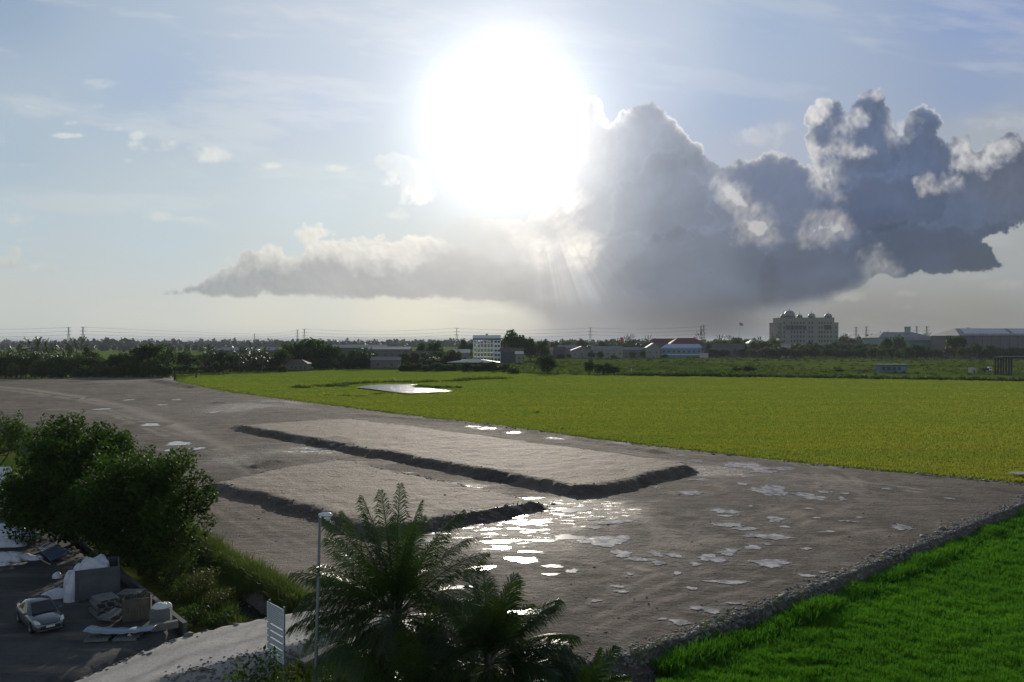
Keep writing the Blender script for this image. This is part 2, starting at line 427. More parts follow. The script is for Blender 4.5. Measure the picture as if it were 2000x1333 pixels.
def foliage(name, dark, light, transl=0.4, rough=0.55, spec=0.25):
    t = NT(name)
    rnd = t.n('ShaderNodeObjectInfo').outputs['Random']
    tone = t.attr('tone')
    f = t.math('MULTIPLY_ADD', rnd, 0.25, t.math('MULTIPLY', tone, 0.85), clamp=True)
    c = t.mix(f, dark, light)
    b = t.bsdf(c, rough, spec)
    tr = t.n('ShaderNodeBsdfTranslucent')
    c2 = t.mix(0.5, c, tuple(min(1, x*1.5) for x in light))
    t.set(tr.inputs['Color'], c2)
    mx = t.n('ShaderNodeMixShader'); mx.inputs[0].default_value = transl
    t.t.links.new(b, mx.inputs[1]); t.t.links.new(tr.outputs[0], mx.inputs[2])
    M[name] = t.done(mx.outputs[0])
    return M[name]

# ------------------------------------------------------------------ object helpers
def tag(o, label=None, cat=None, group=None, kind=None):
    if label: o['label'] = label
    if cat: o['category'] = cat
    if group: o['group'] = group
    if kind: o['kind'] = kind
    return o
def thing(name, label, cat, loc=(0, 0, 0), rotz=0.0, group=None, scale=None):
    o = bpy.data.objects.new(name, None); COL.objects.link(o)
    o.empty_display_size = 0.3
    o.location = loc; o.rotation_euler = (0, 0, rotz)
    if scale is not None: o.scale = scale
    return tag(o, label, cat, group)
def link_mesh(name, me, mat, parent=None, smooth=False):
    o = bpy.data.objects.new(name, me); COL.objects.link(o)
    if mat is not None and not me.materials: me.materials.append(mat if not isinstance(mat, str) else M[mat])
    if parent is not None: o.parent = parent
    if smooth: me.polygons.foreach_set('use_smooth', [True]*len(me.polygons))
    return o
def raw_mesh(name, V, F, tone=None, attrs=None):
    """V (n,3), F (m,k) arrays -> mesh"""
    me = bpy.data.meshes.new(name)
    V = np.asarray(V, np.float32); F = np.asarray(F, np.int32)
    k = F.shape[1]
    me.vertices.add(len(V)); me.vertices.foreach_set('co', V.ravel())
    me.loops.add(F.size); me.loops.foreach_set('vertex_index', F.ravel())
    me.polygons.add(len(F)); me.polygons.foreach_set('loop_start', np.arange(0, F.size, k, dtype=np.int32))
    for nm, a in dict(attrs or {}, **({'tone': tone} if tone is not None else {})).items():
        at = me.attributes.new(nm, 'FLOAT', 'POINT'); at.data.foreach_set('value', np.asarray(a, np.float32))
    me.update(calc_edges=True); me.validate()
    return me

class MB:
    def __init__(s): s.v = []; s.f = []
    def add(s, V, F):
        o = len(s.v); s.v += [tuple(x) for x in V]; s.f += [tuple(i+o for i in q) for q in F]; return s
    def box(s, x0, x1, y0, y1, z0, z1, mtx=None):
        V = [Vector(p) for p in ((x0, y0, z0), (x1, y0, z0), (x1, y1, z0), (x0, y1, z0), (x0, y0, z1), (x1, y0, z1), (x1, y1, z1), (x0, y1, z1))]
        if mtx is not None: V = [mtx @ p for p in V]
        return s.add(V, [(0, 3, 2, 1), (4, 5, 6, 7), (0, 1, 5, 4), (1, 2, 6, 5), (2, 3, 7, 6), (3, 0, 4, 7)])
    def cbox(s, c, d, rz=0, rx=0, ry=0):
        m = Matrix.Translation(c) @ Matrix.Rotation(rz, 4, 'Z') @ Matrix.Rotation(ry, 4, 'Y') @ Matrix.Rotation(rx, 4, 'X')
        return s.box(-d[0]/2, d[0]/2, -d[1]/2, d[1]/2, -d[2]/2, d[2]/2, m)
    def tube(s, pts, rads, n=8, cap=True):
        pts = [Vector(p) for p in pts]
        if isinstance(rads, (int, float)): rads = [rads]*len(pts)
        o = len(s.v)
        for i, p in enumerate(pts):
            t = (pts[min(i+1, len(pts)-1)]-pts[max(i-1, 0)]).normalized()
            a = t.orthogonal().normalized() if abs(t.z) > 0.95 else t.cross(Vector((0, 0, 1))).normalized()
            b = t.cross(a)
            for k in range(n):
                q = 2*math.pi*k/n
                s.v.append(tuple(p+(a*math.cos(q)+b*math.sin(q))*rads[i]))
        for i in range(len(pts)-1):
            for k in range(n):
                k2 = (k+1) % n
                s.f.append((o+i*n+k, o+i*n+k2, o+(i+1)*n+k2, o+(i+1)*n+k))
        if cap:
            s.f.append(tuple(o+k for k in range(n))[::-1]); s.f.append(tuple(o+(len(pts)-1)*n+k for k in range(n)))
        return s
    def lathe(s, prof, n=16, c=(0, 0, 0)):
        o = len(s.v)
        for r, z in prof:
            for k in range(n):
                q = 2*math.pi*k/n
                s.v.append((c[0]+r*math.cos(q), c[1]+r*math.sin(q), c[2]+z))
        for i in range(len(prof)-1):
            for k in range(n):
                k2 = (k+1) % n
                s.f.append((o+i*n+k, o+i*n+k2, o+(i+1)*n+k2, o+(i+1)*n+k))
        s.f.append(tuple(o+k for k in range(n))[::-1]); s.f.append(tuple(o+(len(prof)-1)*n+k for k in range(n)))
        return s
    def prism(s, poly, z0, z1):
        n = len(poly)
        V = [(x, y, z0) for x, y in poly]+[(x, y, z1) for x, y in poly]
        return s.add(V, [tuple(range(n))[::-1], tuple(range(n, 2*n))]+[(i, (i+1) % n, n+(i+1) % n, n+i) for i in range(n)])
    def mesh(s, name):
        me = bpy.data.meshes.new(name); me.from_pydata(s.v, [], s.f); me.update(); return me
    def build(s, name, mat, parent=None, smooth=False, bevel=0.0):
        me = s.mesh(name)
        if bevel:
            bm = bmesh.new(); bm.from_mesh(me)
            bmesh.ops.remove_doubles(bm, verts=bm.verts, dist=1e-5)
            bmesh.ops.bevel(bm, geom=[e for e in bm.edges if len(e.link_faces) == 2 and e.calc_face_angle(0) > 0.5], offset=bevel, segments=2, profile=0.5, affect='EDGES')
            bm.to_mesh(me); bm.free()
        return link_mesh(name, me, mat, parent, smooth)

def leaves(C, size, tone, name='crown', aspect=0.5, flat=0.35, seed=1):
    """one mesh of leaf-shaped quads, each at its own centre, size and tilt"""
    r = np.random.RandomState(seed)
    C = np.asarray(C, float); n = len(C)
    size = np.broadcast_to(np.asarray(size, float), (n,))[:, None]
    nrm = r.normal(size=(n, 3)); nrm[:, 2] = np.abs(nrm[:, 2])+flat
    nrm /= np.linalg.norm(nrm, axis=1)[:, None]
    t = np.cross(nrm, r.normal(size=(n, 3))); t /= np.linalg.norm(t, axis=1)[:, None]+1e-9
    b = np.cross(nrm, t)
    V = np.empty((n, 4, 3))
    V[:, 0] = C-t*size; V[:, 1] = C-b*size*aspect+nrm*size*0.1; V[:, 2] = C+t*size-nrm*size*0.15; V[:, 3] = C+b*size*aspect+nrm*size*0.1
    F = np.arange(n*4).reshape(n, 4)
    return raw_mesh(name, V.reshape(-1, 3), F, tone=np.repeat(tone, 4))

def clumps(cl, per, seed, spread=1.0, shell=0.55):
    """cl: list of (x,y,z,r,rz) ellipsoid clumps -> leaf centres gathered near each clump's skin, with one tone per clump"""
    r = np.random.RandomState(seed)
    P = []; T = []
    for (x, y, z, rr, rz) in cl:
        k = max(4, int(per*rr*rr))
        d = r.normal(size=(k, 3)); d /= np.linalg.norm(d, axis=1)[:, None]
        d *= (shell+(1-shell)*r.rand(k)**0.6+r.normal(size=k)*0.10)[:, None]*spread
        P.append(np.array([x, y, z])+d*np.array([rr, rr, rz]))
        T.append(np.clip(r.rand()*0.7+r.normal(size=k)*0.18, 0, 1))
    return np.concatenate(P), np.concatenate(T)

def crown_clumps(seed, rx, rz, zc, n, cr=(0.25, 0.42), jit=0.25, lump=0.0):
    r = random.Random(seed); out = []
    for i in range(n):
        u = r.uniform(-0.75, 1); a = i*2.399+r.uniform(-.5, .5)
        q = math.sqrt(1-min(1, u*u)); k = r.uniform(0.5, 0.86)+r.gauss(0, jit*0.3)
        out.append((rx*k*q*math.cos(a), rx*k*q*math.sin(a), zc+rz*k*u+r.gauss(0, lump), rx*r.uniform(*cr), rz*r.uniform(*cr)))
    return out

def limbs(h, rx, r0, seed, n=6, zc=0.55):
    """tapered trunk with limbs rising into the crown"""
    r = random.Random(seed); mb = MB()
    top = Vector((r.uniform(-.1, .1)*rx, r.uniform(-.1, .1)*rx, h*0.75))
    mb.tube([(0, 0, -0.3), (0.03*h*r.uniform(-1, 1), 0, h*0.25), (top*0.7), top], [r0*1.3, r0, r0*0.7, r0*0.2], 7)
    for i in range(n):
        a = i*2.4+r.uniform(-.4, .4); z0 = h*r.uniform(0.25, 0.5); L = rx*r.uniform(0.5, 0.85)
        p0 = Vector((0, 0, z0)); p2 = Vector((math.cos(a)*L, math.sin(a)*L, h*r.uniform(0.55, 0.85)))
        p1 = (p0+p2)/2+Vector((math.cos(a)*L*0.12, math.sin(a)*L*0.12, -0.03*h))
        mb.tube([p0, p1, p2], [r0*0.5, r0*0.35, r0*0.1], 5)
    return mb

def frond(mb_v, mb_f, tone, base, az, el, L, droop, nl, lw, ll, r, up=0.0, hang=0.5, twist=0.0):
    """one feather palm leaf: an arched midrib with narrow leaflets along both sides"""
    d = Vector((math.cos(az)*math.cos(el), math.sin(az)*math.cos(el), math.sin(el)))
    side = Vector((-math.sin(az), math.cos(az), 0))
    side = (Matrix.Rotation(twist, 3, d) @ side)
    p = Vector(base); pts = [p.copy()]; seg = 14
    dirs = []
    for i in range(seg):
        t = (i+0.5)/seg
        e = el-droop*t**1.6
        dd = Vector((math.cos(az)*math.cos(e), math.sin(az)*math.cos(e), math.sin(e)))
        dirs.append(dd); p = p+dd*(L/seg); pts.append(p.copy())
    tn = r.uniform(0, 1)
    # midrib: three-sided
    o = len(mb_v)
    for i, q in enumerate(pts):
        w = 0.05*(1-i/seg)*L/4.5+0.006
        nn = dirs[min(i, seg-1)].cross(side)
        for v in (q+side*w, q-side*w, q+nn*w*0.8): mb_v.append(tuple(v)); tone.append(0.75)
    for i in range(seg):
        for k in range(3):
            k2 = (k+1) % 3
            mb_f.append((o+i*3+k, o+i*3+k2, o+(i+1)*3+k2, o+(i+1)*3+k))
    for i in range(nl):
        t = 0.16+0.84*(i+0.5)/nl
        fi = t*seg; a = min(int(fi), seg-1); q = pts[a].lerp(pts[a+1], fi-a); dd = dirs[a]
        nn = side.cross(dd).normalized()
        if nn.z < 0 and el < 1.2: nn = -nn
        ln = ll*(math.sin(math.pi*min(1, 0.12+0.88*t))**0.55*0.85+0.15)*r.uniform(0.85, 1.1)
        fw = 0.95+0.9*t
        for sg in (-1, 1):
            v = (side*sg*1.0+dd*fw*r.uniform(.65, 1.35)+nn*(up+r.uniform(-.3, .3))).normalized()
            e1 = q+v*ln*0.55-Vector((0, 0, hang*ln*0.16))
            e2 = q+v*ln*0.95-Vector((0, 0, hang*ln*r.uniform(0.4, 0.75)))
            wv = dd*lw*0.5
            tt = min(1, max(0, tn*0.6+r.uniform(0, .35)))
            o = len(mb_v)
            for x in (q-wv*0.7, q+wv*0.7, e1+wv, e1-wv, e2+wv*0.15, e2-wv*0.15): mb_v.append(tuple(x)); tone.append(tt)
            mb_f.append((o, o+1, o+2, o+3)); mb_f.append((o+3, o+2, o+4, o+5))

def palm_crown(seed, nf, L, nl, lw, ll, el0=1.45, el1=-0.35, base=(0, 0, 0), extra=(), hang=0.6, name='crown', droop=(0.35, 1.3)):
    r = random.Random(seed); V = []; F = []; T = []
    for i in range(nf):
        t = i/(nf-1)
        az = i*2.39996+r.uniform(-.25, .25)
        el = el0+(el1-el0)*t**0.85+r.uniform(-.1, .1)
        dr = droop[0]+(droop[1]-droop[0])*t*r.uniform(0.8, 1.15)
        b = (base[0]+0.12*math.cos(az), base[1]+0.12*math.sin(az), base[2]+r.uniform(-.1, .1)-0.25*t)
        frond(V, F, T, b, az+0.15*r.uniform(-1, 1), el, L*(0.72+0.28*math.sin(math.pi*min(1, 0.35+0.6*t)))*r.uniform(.92, 1.06), dr, nl, lw, ll*r.uniform(.85, 1.1), r, up=0.35*(1-t), hang=hang*(0.55+0.6*t), twist=r.uniform(-1.0, 1.0)*(1-.7*t))
    for (az, el, l, dr) in extra:
        frond(V, F, T, base, az, el, l, dr, nl, lw, ll, r, up=0.15, hang=hang, twist=r.uniform(-.7, .7))
    return raw_mesh(name, np.array(V), np.array(F), tone=np.array(T))

def copy_tree(o, parent=None):
    c = o.copy(); COL.objects.link(c)
    if parent is not None: c.parent = parent
    for ch in o.children: copy_tree(ch, c)
    return c

def pdist(poly, X, Y):
    """signed distance to a polygon in metres, positive inside"""
    d2 = np.full(X.shape, 1e18); n = len(poly)
    for i in range(n):
        (x0, y0), (x1, y1) = poly[i-1], poly[i]
        ex, ey = x1-x0, y1-y0
        t = np.clip(((X-x0)*ex+(Y-y0)*ey)/(ex*ex+ey*ey+1e-9), 0, 1)
        d2 = np.minimum(d2, (X-x0-t*ex)**2+(Y-y0-t*ey)**2)
    return np.sqrt(d2)*np.where(poly_mask(poly, X, Y) > 0, 1, -1)
def ldist(pts, X, Y):
    d2 = np.full(X.shape, 1e18)
    for (x0, y0), (x1, y1) in zip(pts[:-1], pts[1:]):
        ex, ey = x1-x0, y1-y0
        t = np.clip(((X-x0)*ex+(Y-y0)*ey)/(ex*ex+ey*ey+1e-9), 0, 1)
        d2 = np.minimum(d2, (X-x0-t*ex)**2+(Y-y0-t*ey)**2)
    return np.sqrt(d2)
def resample(poly, step):
    """points along a closed polygon, spacing step(D)"""
    out = []
    for i in range(len(poly)):
        a = Vector(poly[i-1]); b = Vector(poly[i]); L = (b-a).length; t = 0.0
        while t < L:
            p = a.lerp(b, t/L); out.append((p.x, p.y)); t += max(0.2, min(step(p.length), L))
    return out
def pnoise(X, Y, cell, seed, octs=4, gain=0.5):
    """smooth noise fixed to world coordinates, about -0.5..0.5"""
    X = np.asarray(X, float); Y = np.asarray(Y, float); s = 0; t = 0; a = 1.0
    for o in range(octs):
        g = np.random.RandomState(seed+o*13).rand(256, 256)
        q = cell/2.03**o; ca, sa = math.cos(0.7*o), math.sin(0.7*o)
        x = (X*ca-Y*sa)/q+1000.3; y = (X*sa+Y*ca)/q+1000.7
        xi = np.floor(x).astype(int); yi = np.floor(y).astype(int)
        fx = x-xi; fy = y-yi
        fx = fx*fx*(3-2*fx); fy = fy*fy*(3-2*fy)
        x0 = xi % 256; x1 = (xi+1) % 256; y0 = yi % 256; y1 = (yi+1) % 256
        s = s+a*((g[y0, x0]*(1-fx)+g[y0, x1]*fx)*(1-fy)+(g[y1, x0]*(1-fx)+g[y1, x1]*fx)*fy); t += a; a *= gain
    return s/t-0.5

def terrain(name, outer, hfun, step, extra=(), attrs=None, mat=None):
    """ground sheet over a polygon: a triangle mesh, finer close by, raised by hfun(x, y)"""
    ring = resample(outer, step)
    pts = list(ring); x0 = min(p[0] for p in ring); x1 = max(p[0] for p in ring); y0 = min(p[1] for p in ring); y1 = max(p[1] for p in ring)
    rows = []; y = y0
    r = random.Random(3)
    inner = []
    while y < y1:
        s = step(max(20, y)); x = x0+r.random()*s
        while x < x1:
            sx = max(s, step(math.hypot(x, y)))
            inner.append((x+r.uniform(-.25, .25)*sx, y+r.uniform(-.25, .25)*s)); x += sx
        y += s*0.9
    A = np.array(inner+list(extra))
    d = pdist(ring, A[:, 0], A[:, 1])
    st = np.array([step(math.hypot(a, b)) for a, b in A])
    k = len(inner); ok = d > np.where(np.arange(len(A)) < k, st*0.5, 0.05)
    pts += [tuple(p) for p in A[ok]]
    n = len(ring)
    res = delaunay_2d_cdt([Vector(p) for p in pts], [], [list(range(n))], 1, 1e-4)
    P = np.array([(v.x, v.y) for v in res[0]]); Fc = np.array([tuple(f) for f in res[2]])
    Z = hfun(P[:, 0], P[:, 1])
    V = np.column_stack([P, Z])
    at = {q: fn(P[:, 0], P[:, 1]) for q, fn in (attrs or {}).items()}
    # faces up
    a, b, c = V[Fc[:, 0]], V[Fc[:, 1]], V[Fc[:, 2]]
    nz = np.cross(b-a, c-a)[:, 2]
    Fc[nz < 0] = Fc[nz < 0][:, ::-1]
    me = raw_mesh(name, V, Fc, attrs=at)
    o = link_mesh(name, me, mat, None, True)
    return o

# ------------------------------------------------------------------ land: materials
def m_base():
    t = NT('low_ground')
    n = t.noise(0.006, 6, 0.6); n2 = t.noise(0.05, 5, 0.6); n3 = t.noise(0.9, 4, 0.6)
    c = t.mix(t.map(n, 0.40, 0.58), (0.065, 0.105, 0.016), (0.13, 0.19, 0.028))
    c = t.mix(t.map(n2, 0.50, 0.68), c, (0.15, 0.135, 0.050))
    c = t.mix(t.map(n3, 0.35, 0.75), t.mix(0.45, c, (0.02, 0.035, 0.008)), c)
    return t.done(t.bsdf(c, 0.95, 0.0, 0, t.bump(n3, 0.6, 0.3)))
def m_dirt():
    t = NT('compacted_fill')
    p = t.pos()
    tone = t.attr('tone'); wet = t.attr('wet'); top = t.attr('top'); damp = t.attr('damp')
    big = t.noise(0.045, 5, 0.6); mid = t.noise(0.35, 6, 0.62); fine = t.noise(3.2, 6, 0.65); grit = t.noise(16, 3, 0.7)
    st = t.noise(1.0, 6, 0.6, t.scale(p, (0.12, 1.1, 1), rad(-38)))          # machine passes along the pads
    st2 = t.noise(1.0, 5, 0.6, t.scale(p, (0.9, 0.10, 1), rad(-40)))
    f = t.math('ADD', t.math('MULTIPLY', mid, 0.34), t.math('ADD', t.math('MULTIPLY', fine, 0.26), t.math('ADD', t.math('MULTIPLY', st, 0.26), t.math('MULTIPLY', grit, 0.14))))
    c = t.mix(t.map(f, 0.40, 0.60), (0.050, 0.040, 0.032), (0.255, 0.210, 0.163))
    c = t.mix(t.map(big, 0.42, 0.60), t.mix(0.45, c, (0.07, 0.064, 0.062)), c)
    blot = t.noise(0.13, 7, 0.68, None, 0.6)
    c = t.mix(t.math('MULTIPLY', t.map(blot, 0.54, 0.66), 0.5), c, (0.24, 0.215, 0.19))
    c = t.mix(t.math('MULTIPLY', t.map(blot, 0.44, 0.34), 0.55), c, (0.045, 0.040, 0.037))
    c = t.mix(t.math('MULTIPLY', top, 0.5), c, (0.27, 0.208, 0.145))  # pad tops: warm brown fill, with its lit sheen put into the colour
    c = t.mix(t.map(tone, 0, 1), c, (0.37, 0.315, 0.26))
    wn_ = t.math('ADD', wet, t.math('MULTIPLY', t.math('SUBTRACT', mid, 0.5), 0.9))
    w = t.map(wn_, 0.15, 0.75)
    c = t.mix(t.math('MULTIPLY', w, 0.72), c, (0.060, 0.050, 0.042))
    c = t.mix(t.math('MULTIPLY', t.map(t.math('ADD', damp, t.math('MULTIPLY', t.math('SUBTRACT', mid, 0.5), 0.8)), 0.2, 0.7), 0.7), c, (0.048, 0.040, 0.034))
    # thin films of water left in the ruts of the wettest ground
    film = t.math('MULTIPLY', t.map(t.math('ADD', t.noise(0.9, 5, 0.6, t.scale(p, (0.45, 1.4, 1), rad(-25))), t.math('MULTIPLY', st2, 0.25)), 0.69, 0.74), t.map(wn_, 0.55, 0.8))
    lump = t.noise(1.3, 4, 0.6)
    h = t.math('ADD', t.math('MULTIPLY', lump, 0.7), t.math('ADD', t.math('MULTIPLY', fine, 0.5), t.math('ADD', t.math('MULTIPLY', grit, 0.22), t.math('MULTIPLY', st, 0.5))))
    nb = t.bump(h, 1.0, 0.62)
    geo = t.n('ShaderNodeNewGeometry')
    mixn = t.n('ShaderNodeMix', data_type='VECTOR')
    t.set(mixn.inputs['Factor'], film); t.set(mixn.inputs['A'], nb); t.set(mixn.inputs['B'], geo.outputs['Normal'])
    ro = t.math('SUBTRACT', t.math('SUBTRACT', t.map(w, 0, 1, 0.88, 0.66), t.math('MULTIPLY', film, 0.45)), t.math('MULTIPLY', top, 0.14))
    return t.done(t.bsdf(c, ro, t.math('ADD', t.math('MULTIPLY', top, 0.035), t.math('ADD', t.map(w, 0, 1, 0.12, 0.22), t.math('MULTIPLY', film, 0.3))), 0, mixn.outputs['Result']))
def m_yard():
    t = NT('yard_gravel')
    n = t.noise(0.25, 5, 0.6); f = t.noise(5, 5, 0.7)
    c = t.mix(t.map(n, 0.35, 0.65), (0.038, 0.044, 0.048), (0.080, 0.082, 0.080))  # dark bluish tones: the yard's shade is put into the gravel colour
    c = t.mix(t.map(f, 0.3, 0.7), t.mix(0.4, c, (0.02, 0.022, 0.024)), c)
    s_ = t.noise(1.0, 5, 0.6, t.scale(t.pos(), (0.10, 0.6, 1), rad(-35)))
    c = t.mix(t.math('MULTIPLY', t.map(s_, 0.52, 0.62), 0.55), c, (0.15, 0.13, 0.10))  # diagonal tan streaks, sunlit strips put into the colour
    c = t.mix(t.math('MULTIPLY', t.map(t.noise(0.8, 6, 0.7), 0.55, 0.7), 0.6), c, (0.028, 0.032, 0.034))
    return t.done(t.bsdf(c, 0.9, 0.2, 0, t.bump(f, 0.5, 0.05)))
def m_road():
    t = NT('pale_dirt_road')
    tone = t.attr('tone')
    n = t.noise(0.5, 5, 0.6); f = t.noise(6, 5, 0.7)
    st = t.noise(1.0, 5, 0.55, t.scale(t.pos(), (1.6, 0.12, 1), rad(38)))
    c = t.mix(t.map(t.math('ADD', t.math('MULTIPLY', n, 0.4), t.math('MULTIPLY', f, 0.6)), 0.35, 0.65), (0.30, 0.28, 0.255), (0.52, 0.49, 0.455))
    c = t.mix(t.math('MULTIPLY', t.map(st, 0.5, 0.62), 0.15), c, (0.14, 0.125, 0.11))
    c = t.mix(tone, c, (0.12, 0.11, 0.10))
    return t.done(t.bsdf(c, 0.9, 0.2, 0, t.bump(f, 0.5, 0.06)))
def m_water(name, col, rough=0.04, ripple=0.0, sc=1.0, silt=None, edge=False):
    t = NT(name)
    n = t.noise(sc, 4, 0.6)
    c = col if silt is None else t.mix(t.map(t.noise(1.1, 5, 0.6), 0.42, 0.60), col, silt)
    k = dict(IOR=1.33)
    nb = t.bump(n, min(1, ripple), 0.05 if ripple < .9 else 0.22) if ripple else None
    ro = rough if silt is None else t.map(t.noise(1.7, 4, 0.6), 0.35, 0.65, rough, rough+0.22)
    sh = t.bsdf(c, ro, 0.5, 0, nb, **k)
    if edge:      # the water thins out into wet mud
        a = t.map(t.math('ADD', t.attr('edge'), t.math('MULTIPLY', t.math('SUBTRACT', t.noise(2.2, 6, 0.7), 0.5), 1.9)), 0.22, 0.62)
        mx = t.n('ShaderNodeMixShader'); tp = t.n('ShaderNodeBsdfTransparent')
        t.set(mx.inputs[0], a); t.t.links.new(tp.outputs[0], mx.inputs[1]); t.t.links.new(sh, mx.inputs[2]); sh = mx.outputs[0]
    return t.done(sh)
def m_rice(name, dark, light, yell, sc=0.02):
    """canopy sheet between the separate tufts"""
    t = NT(name)
    p = t.pos()
    a = t.noise(1.0, 5, 0.55, t.scale(p, (sc*0.22, sc*4.5, 1), rad(-3))); b = t.noise(sc*1.5, 5, 0.6); f = t.noise(2.2, 5, 0.7)
    c = t.mix(t.map(a, 0.44, 0.56), light, yell)
    c = t.mix(t.map(b, 0.35, 0.65), c, t.mix(0.4, light, yell))
    c = t.mix(t.math('MULTIPLY', t.map(f, 0.6, 0.3), 0.6), c, dark)
    bs = t.bsdf(c, 0.95, 0.0, 0, t.bump(f, 0.9, 0.35))
    tr = t.n('ShaderNodeBsdfTranslucent'); t.set(tr.inputs['Color'], c)
    return t.done(bs)
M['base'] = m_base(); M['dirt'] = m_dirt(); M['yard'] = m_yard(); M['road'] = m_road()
M['puddle'] = m_water('puddle_water', (0.15, 0.13, 0.11), 0.03, 0.0, 1.0, (0.52, 0.46, 0.385), True)
M['puddle_dark'] = m_water('clear_puddle_water', (0.05, 0.043, 0.036), 0.17, 0.0, 3.0, None, True)
M['pond'] = m_water('pond_water', (0.05, 0.055, 0.05), 0.12, 1.0, 1.4)
M['ditch'] = m_water('ditch_water_surface', (0.03, 0.03, 0.025), 0.05, 0.05, 3.0)
M['field_y'] = m_rice('ripening_rice_floor', (0.120, 0.195, 0.022), (0.160, 0.265, 0.028), (0.255, 0.265, 0.034))
M['field_g'] = m_rice('green_rice_floor', (0.016, 0.045, 0.004), (0.035, 0.10, 0.010), (0.05, 0.115, 0.012), 0.08)
M['field_far'] = m_rice('far_field_floor', (0.06, 0.09, 0.02), (0.12, 0.19, 0.035), (0.15, 0.19, 0.04), 0.004)
foliage('rice_gold', (0.128, 0.225, 0.026), (0.265, 0.275, 0.034), 0.42, 0.9, 0.0)
foliage('rice_green', (0.022, 0.092, 0.005), (0.078, 0.225, 0.014), 0.48, .8, .04)
foliage('grass', (0.03, 0.055, 0.010), (0.09, 0.13, 0.022), 0.4)
foliage('scrub', (0.014, 0.030, 0.006), (0.115, 0.165, 0.026), 0.38, .9, 0.0)
foliage('leaf_dark', (0.008, 0.022, 0.005), (0.052, 0.108, 0.012), 0.38, 0.65, 0.12)
foliage('leaf_mid', (0.018, 0.044, 0.008), (0.070, 0.130, 0.016), 0.36, 0.65, 0.12)
foliage('leaf_olive', (0.030, 0.045, 0.010), (0.10, 0.115, 0.025), 0.35)
foliage('palm_leaf', (0.008, 0.022, 0.006), (0.045, 0.085, 0.014), 0.28, 0.36, 0.4)
foliage('far_trees', (0.010, 0.022, 0.008), (0.030, 0.055, 0.016), 0.15)
plain('bark', (0.11, 0.085, 0.065), 0.9, var=0.4)
plain('rock', (0.15, 0.145, 0.14), 0.8, var=0.6, sc=0.9)

# ------------------------------------------------------------------ land: outlines (metres)
def offset_poly(poly, d):
    n = len(poly); out = []
    A = sum(poly[i-1][0]*poly[i][1]-poly[i][0]*poly[i-1][1] for i in range(n))
    s = 1 if A > 0 else -1
    for i in range(n):
        a, b, c = Vector(poly[i-1]), Vector(poly[i]), Vector(poly[(i+1) % n])
        e1 = (b-a).normalized(); e2 = (c-b).normalized()
        n1 = Vector((e1.y, -e1.x))*s; n2 = Vector((e2.y, -e2.x))*s
        m = (n1+n2); m = m/max(0.35, m.length_squared/2) if m.length > 1e-6 else n1
        out.append((b.x+m.x*d, b.y+m.y*d))
    return out
SITE = [(-13, 50.6), (-8, 46.6), (-3, 44.0), (2.6, 41.6), (6.5, 43.2), (10, 45.8), (18, 52.4), (30.5, 63.3), (42, 73.4), (53.5, 83.2), (64, 92.4), (52, 101.8), (40, 111.0), (24.5, 127), (0, 154.7), (-38, 199), (-96, 267), (-130, 316), (-152, 353), (-166, 389),
        (-187, 378), (-228, 357), (-246, 342), (-170, 244), (-100, 158.0), (-50, 95.4), (-25, 64.8)]
PAD_A = [(-34.2, 91.7), (-22.0, 79.8), (-11.6, 69.3), (2.6, 81.0), (-12, 97), (-25, 111.5)]
PAD_B = [(-53.7, 154.6), (-24, 122), (-6, 102.8), (7.0, 88.6), (9.5, 88.9), (23.2, 103.5), (22.8, 106), (-8, 139), (-38.5, 170.5), (-46, 166)]
ROAD = [(-30, 24), (-21.8, 33.5), (-17.1, 39.7), (-12.3, 43.5), (-9.2, 46.2), (-6.5, 48.0), (-8.5, 51.0), (-13.2, 50.0), (-16.6, 47.9), (-19.2, 45.6), (-21.8, 39.9), (-27, 33), (-36, 24)]
YARD = [(-36.2, 24.5), (-27.3, 33.6), (-22.2, 40.2), (-19.9, 46.4), (-20.4, 48.2), (-41.9, 73.6), (-80, 118.5), (-140, 125), (-150, 24)]
PADDY_Y = [(67, 94.2), (53.2, 103.6), (41, 113), (25.8, 128.9), (1.3, 156.9), (-36.6, 201.4), (-94.6, 269.4), (-128.5, 318), (-150, 355), (-163, 391), (-172, 408), (-149, 464), (-91, 508), (-15, 464), (34, 408), (124, 385), (222, 345), (300, 322), (290, 118), (160, 106)]
PADDY_G = [(3, 36.0), (8.6, 42.2), (12.4, 44.8), (20.4, 51.4), (32.6, 62.0), (44, 72.2), (55.4, 81.8), (67, 92.0), (120, 97), (150, 90), (120, 30), (60, 16), (4, 16)]

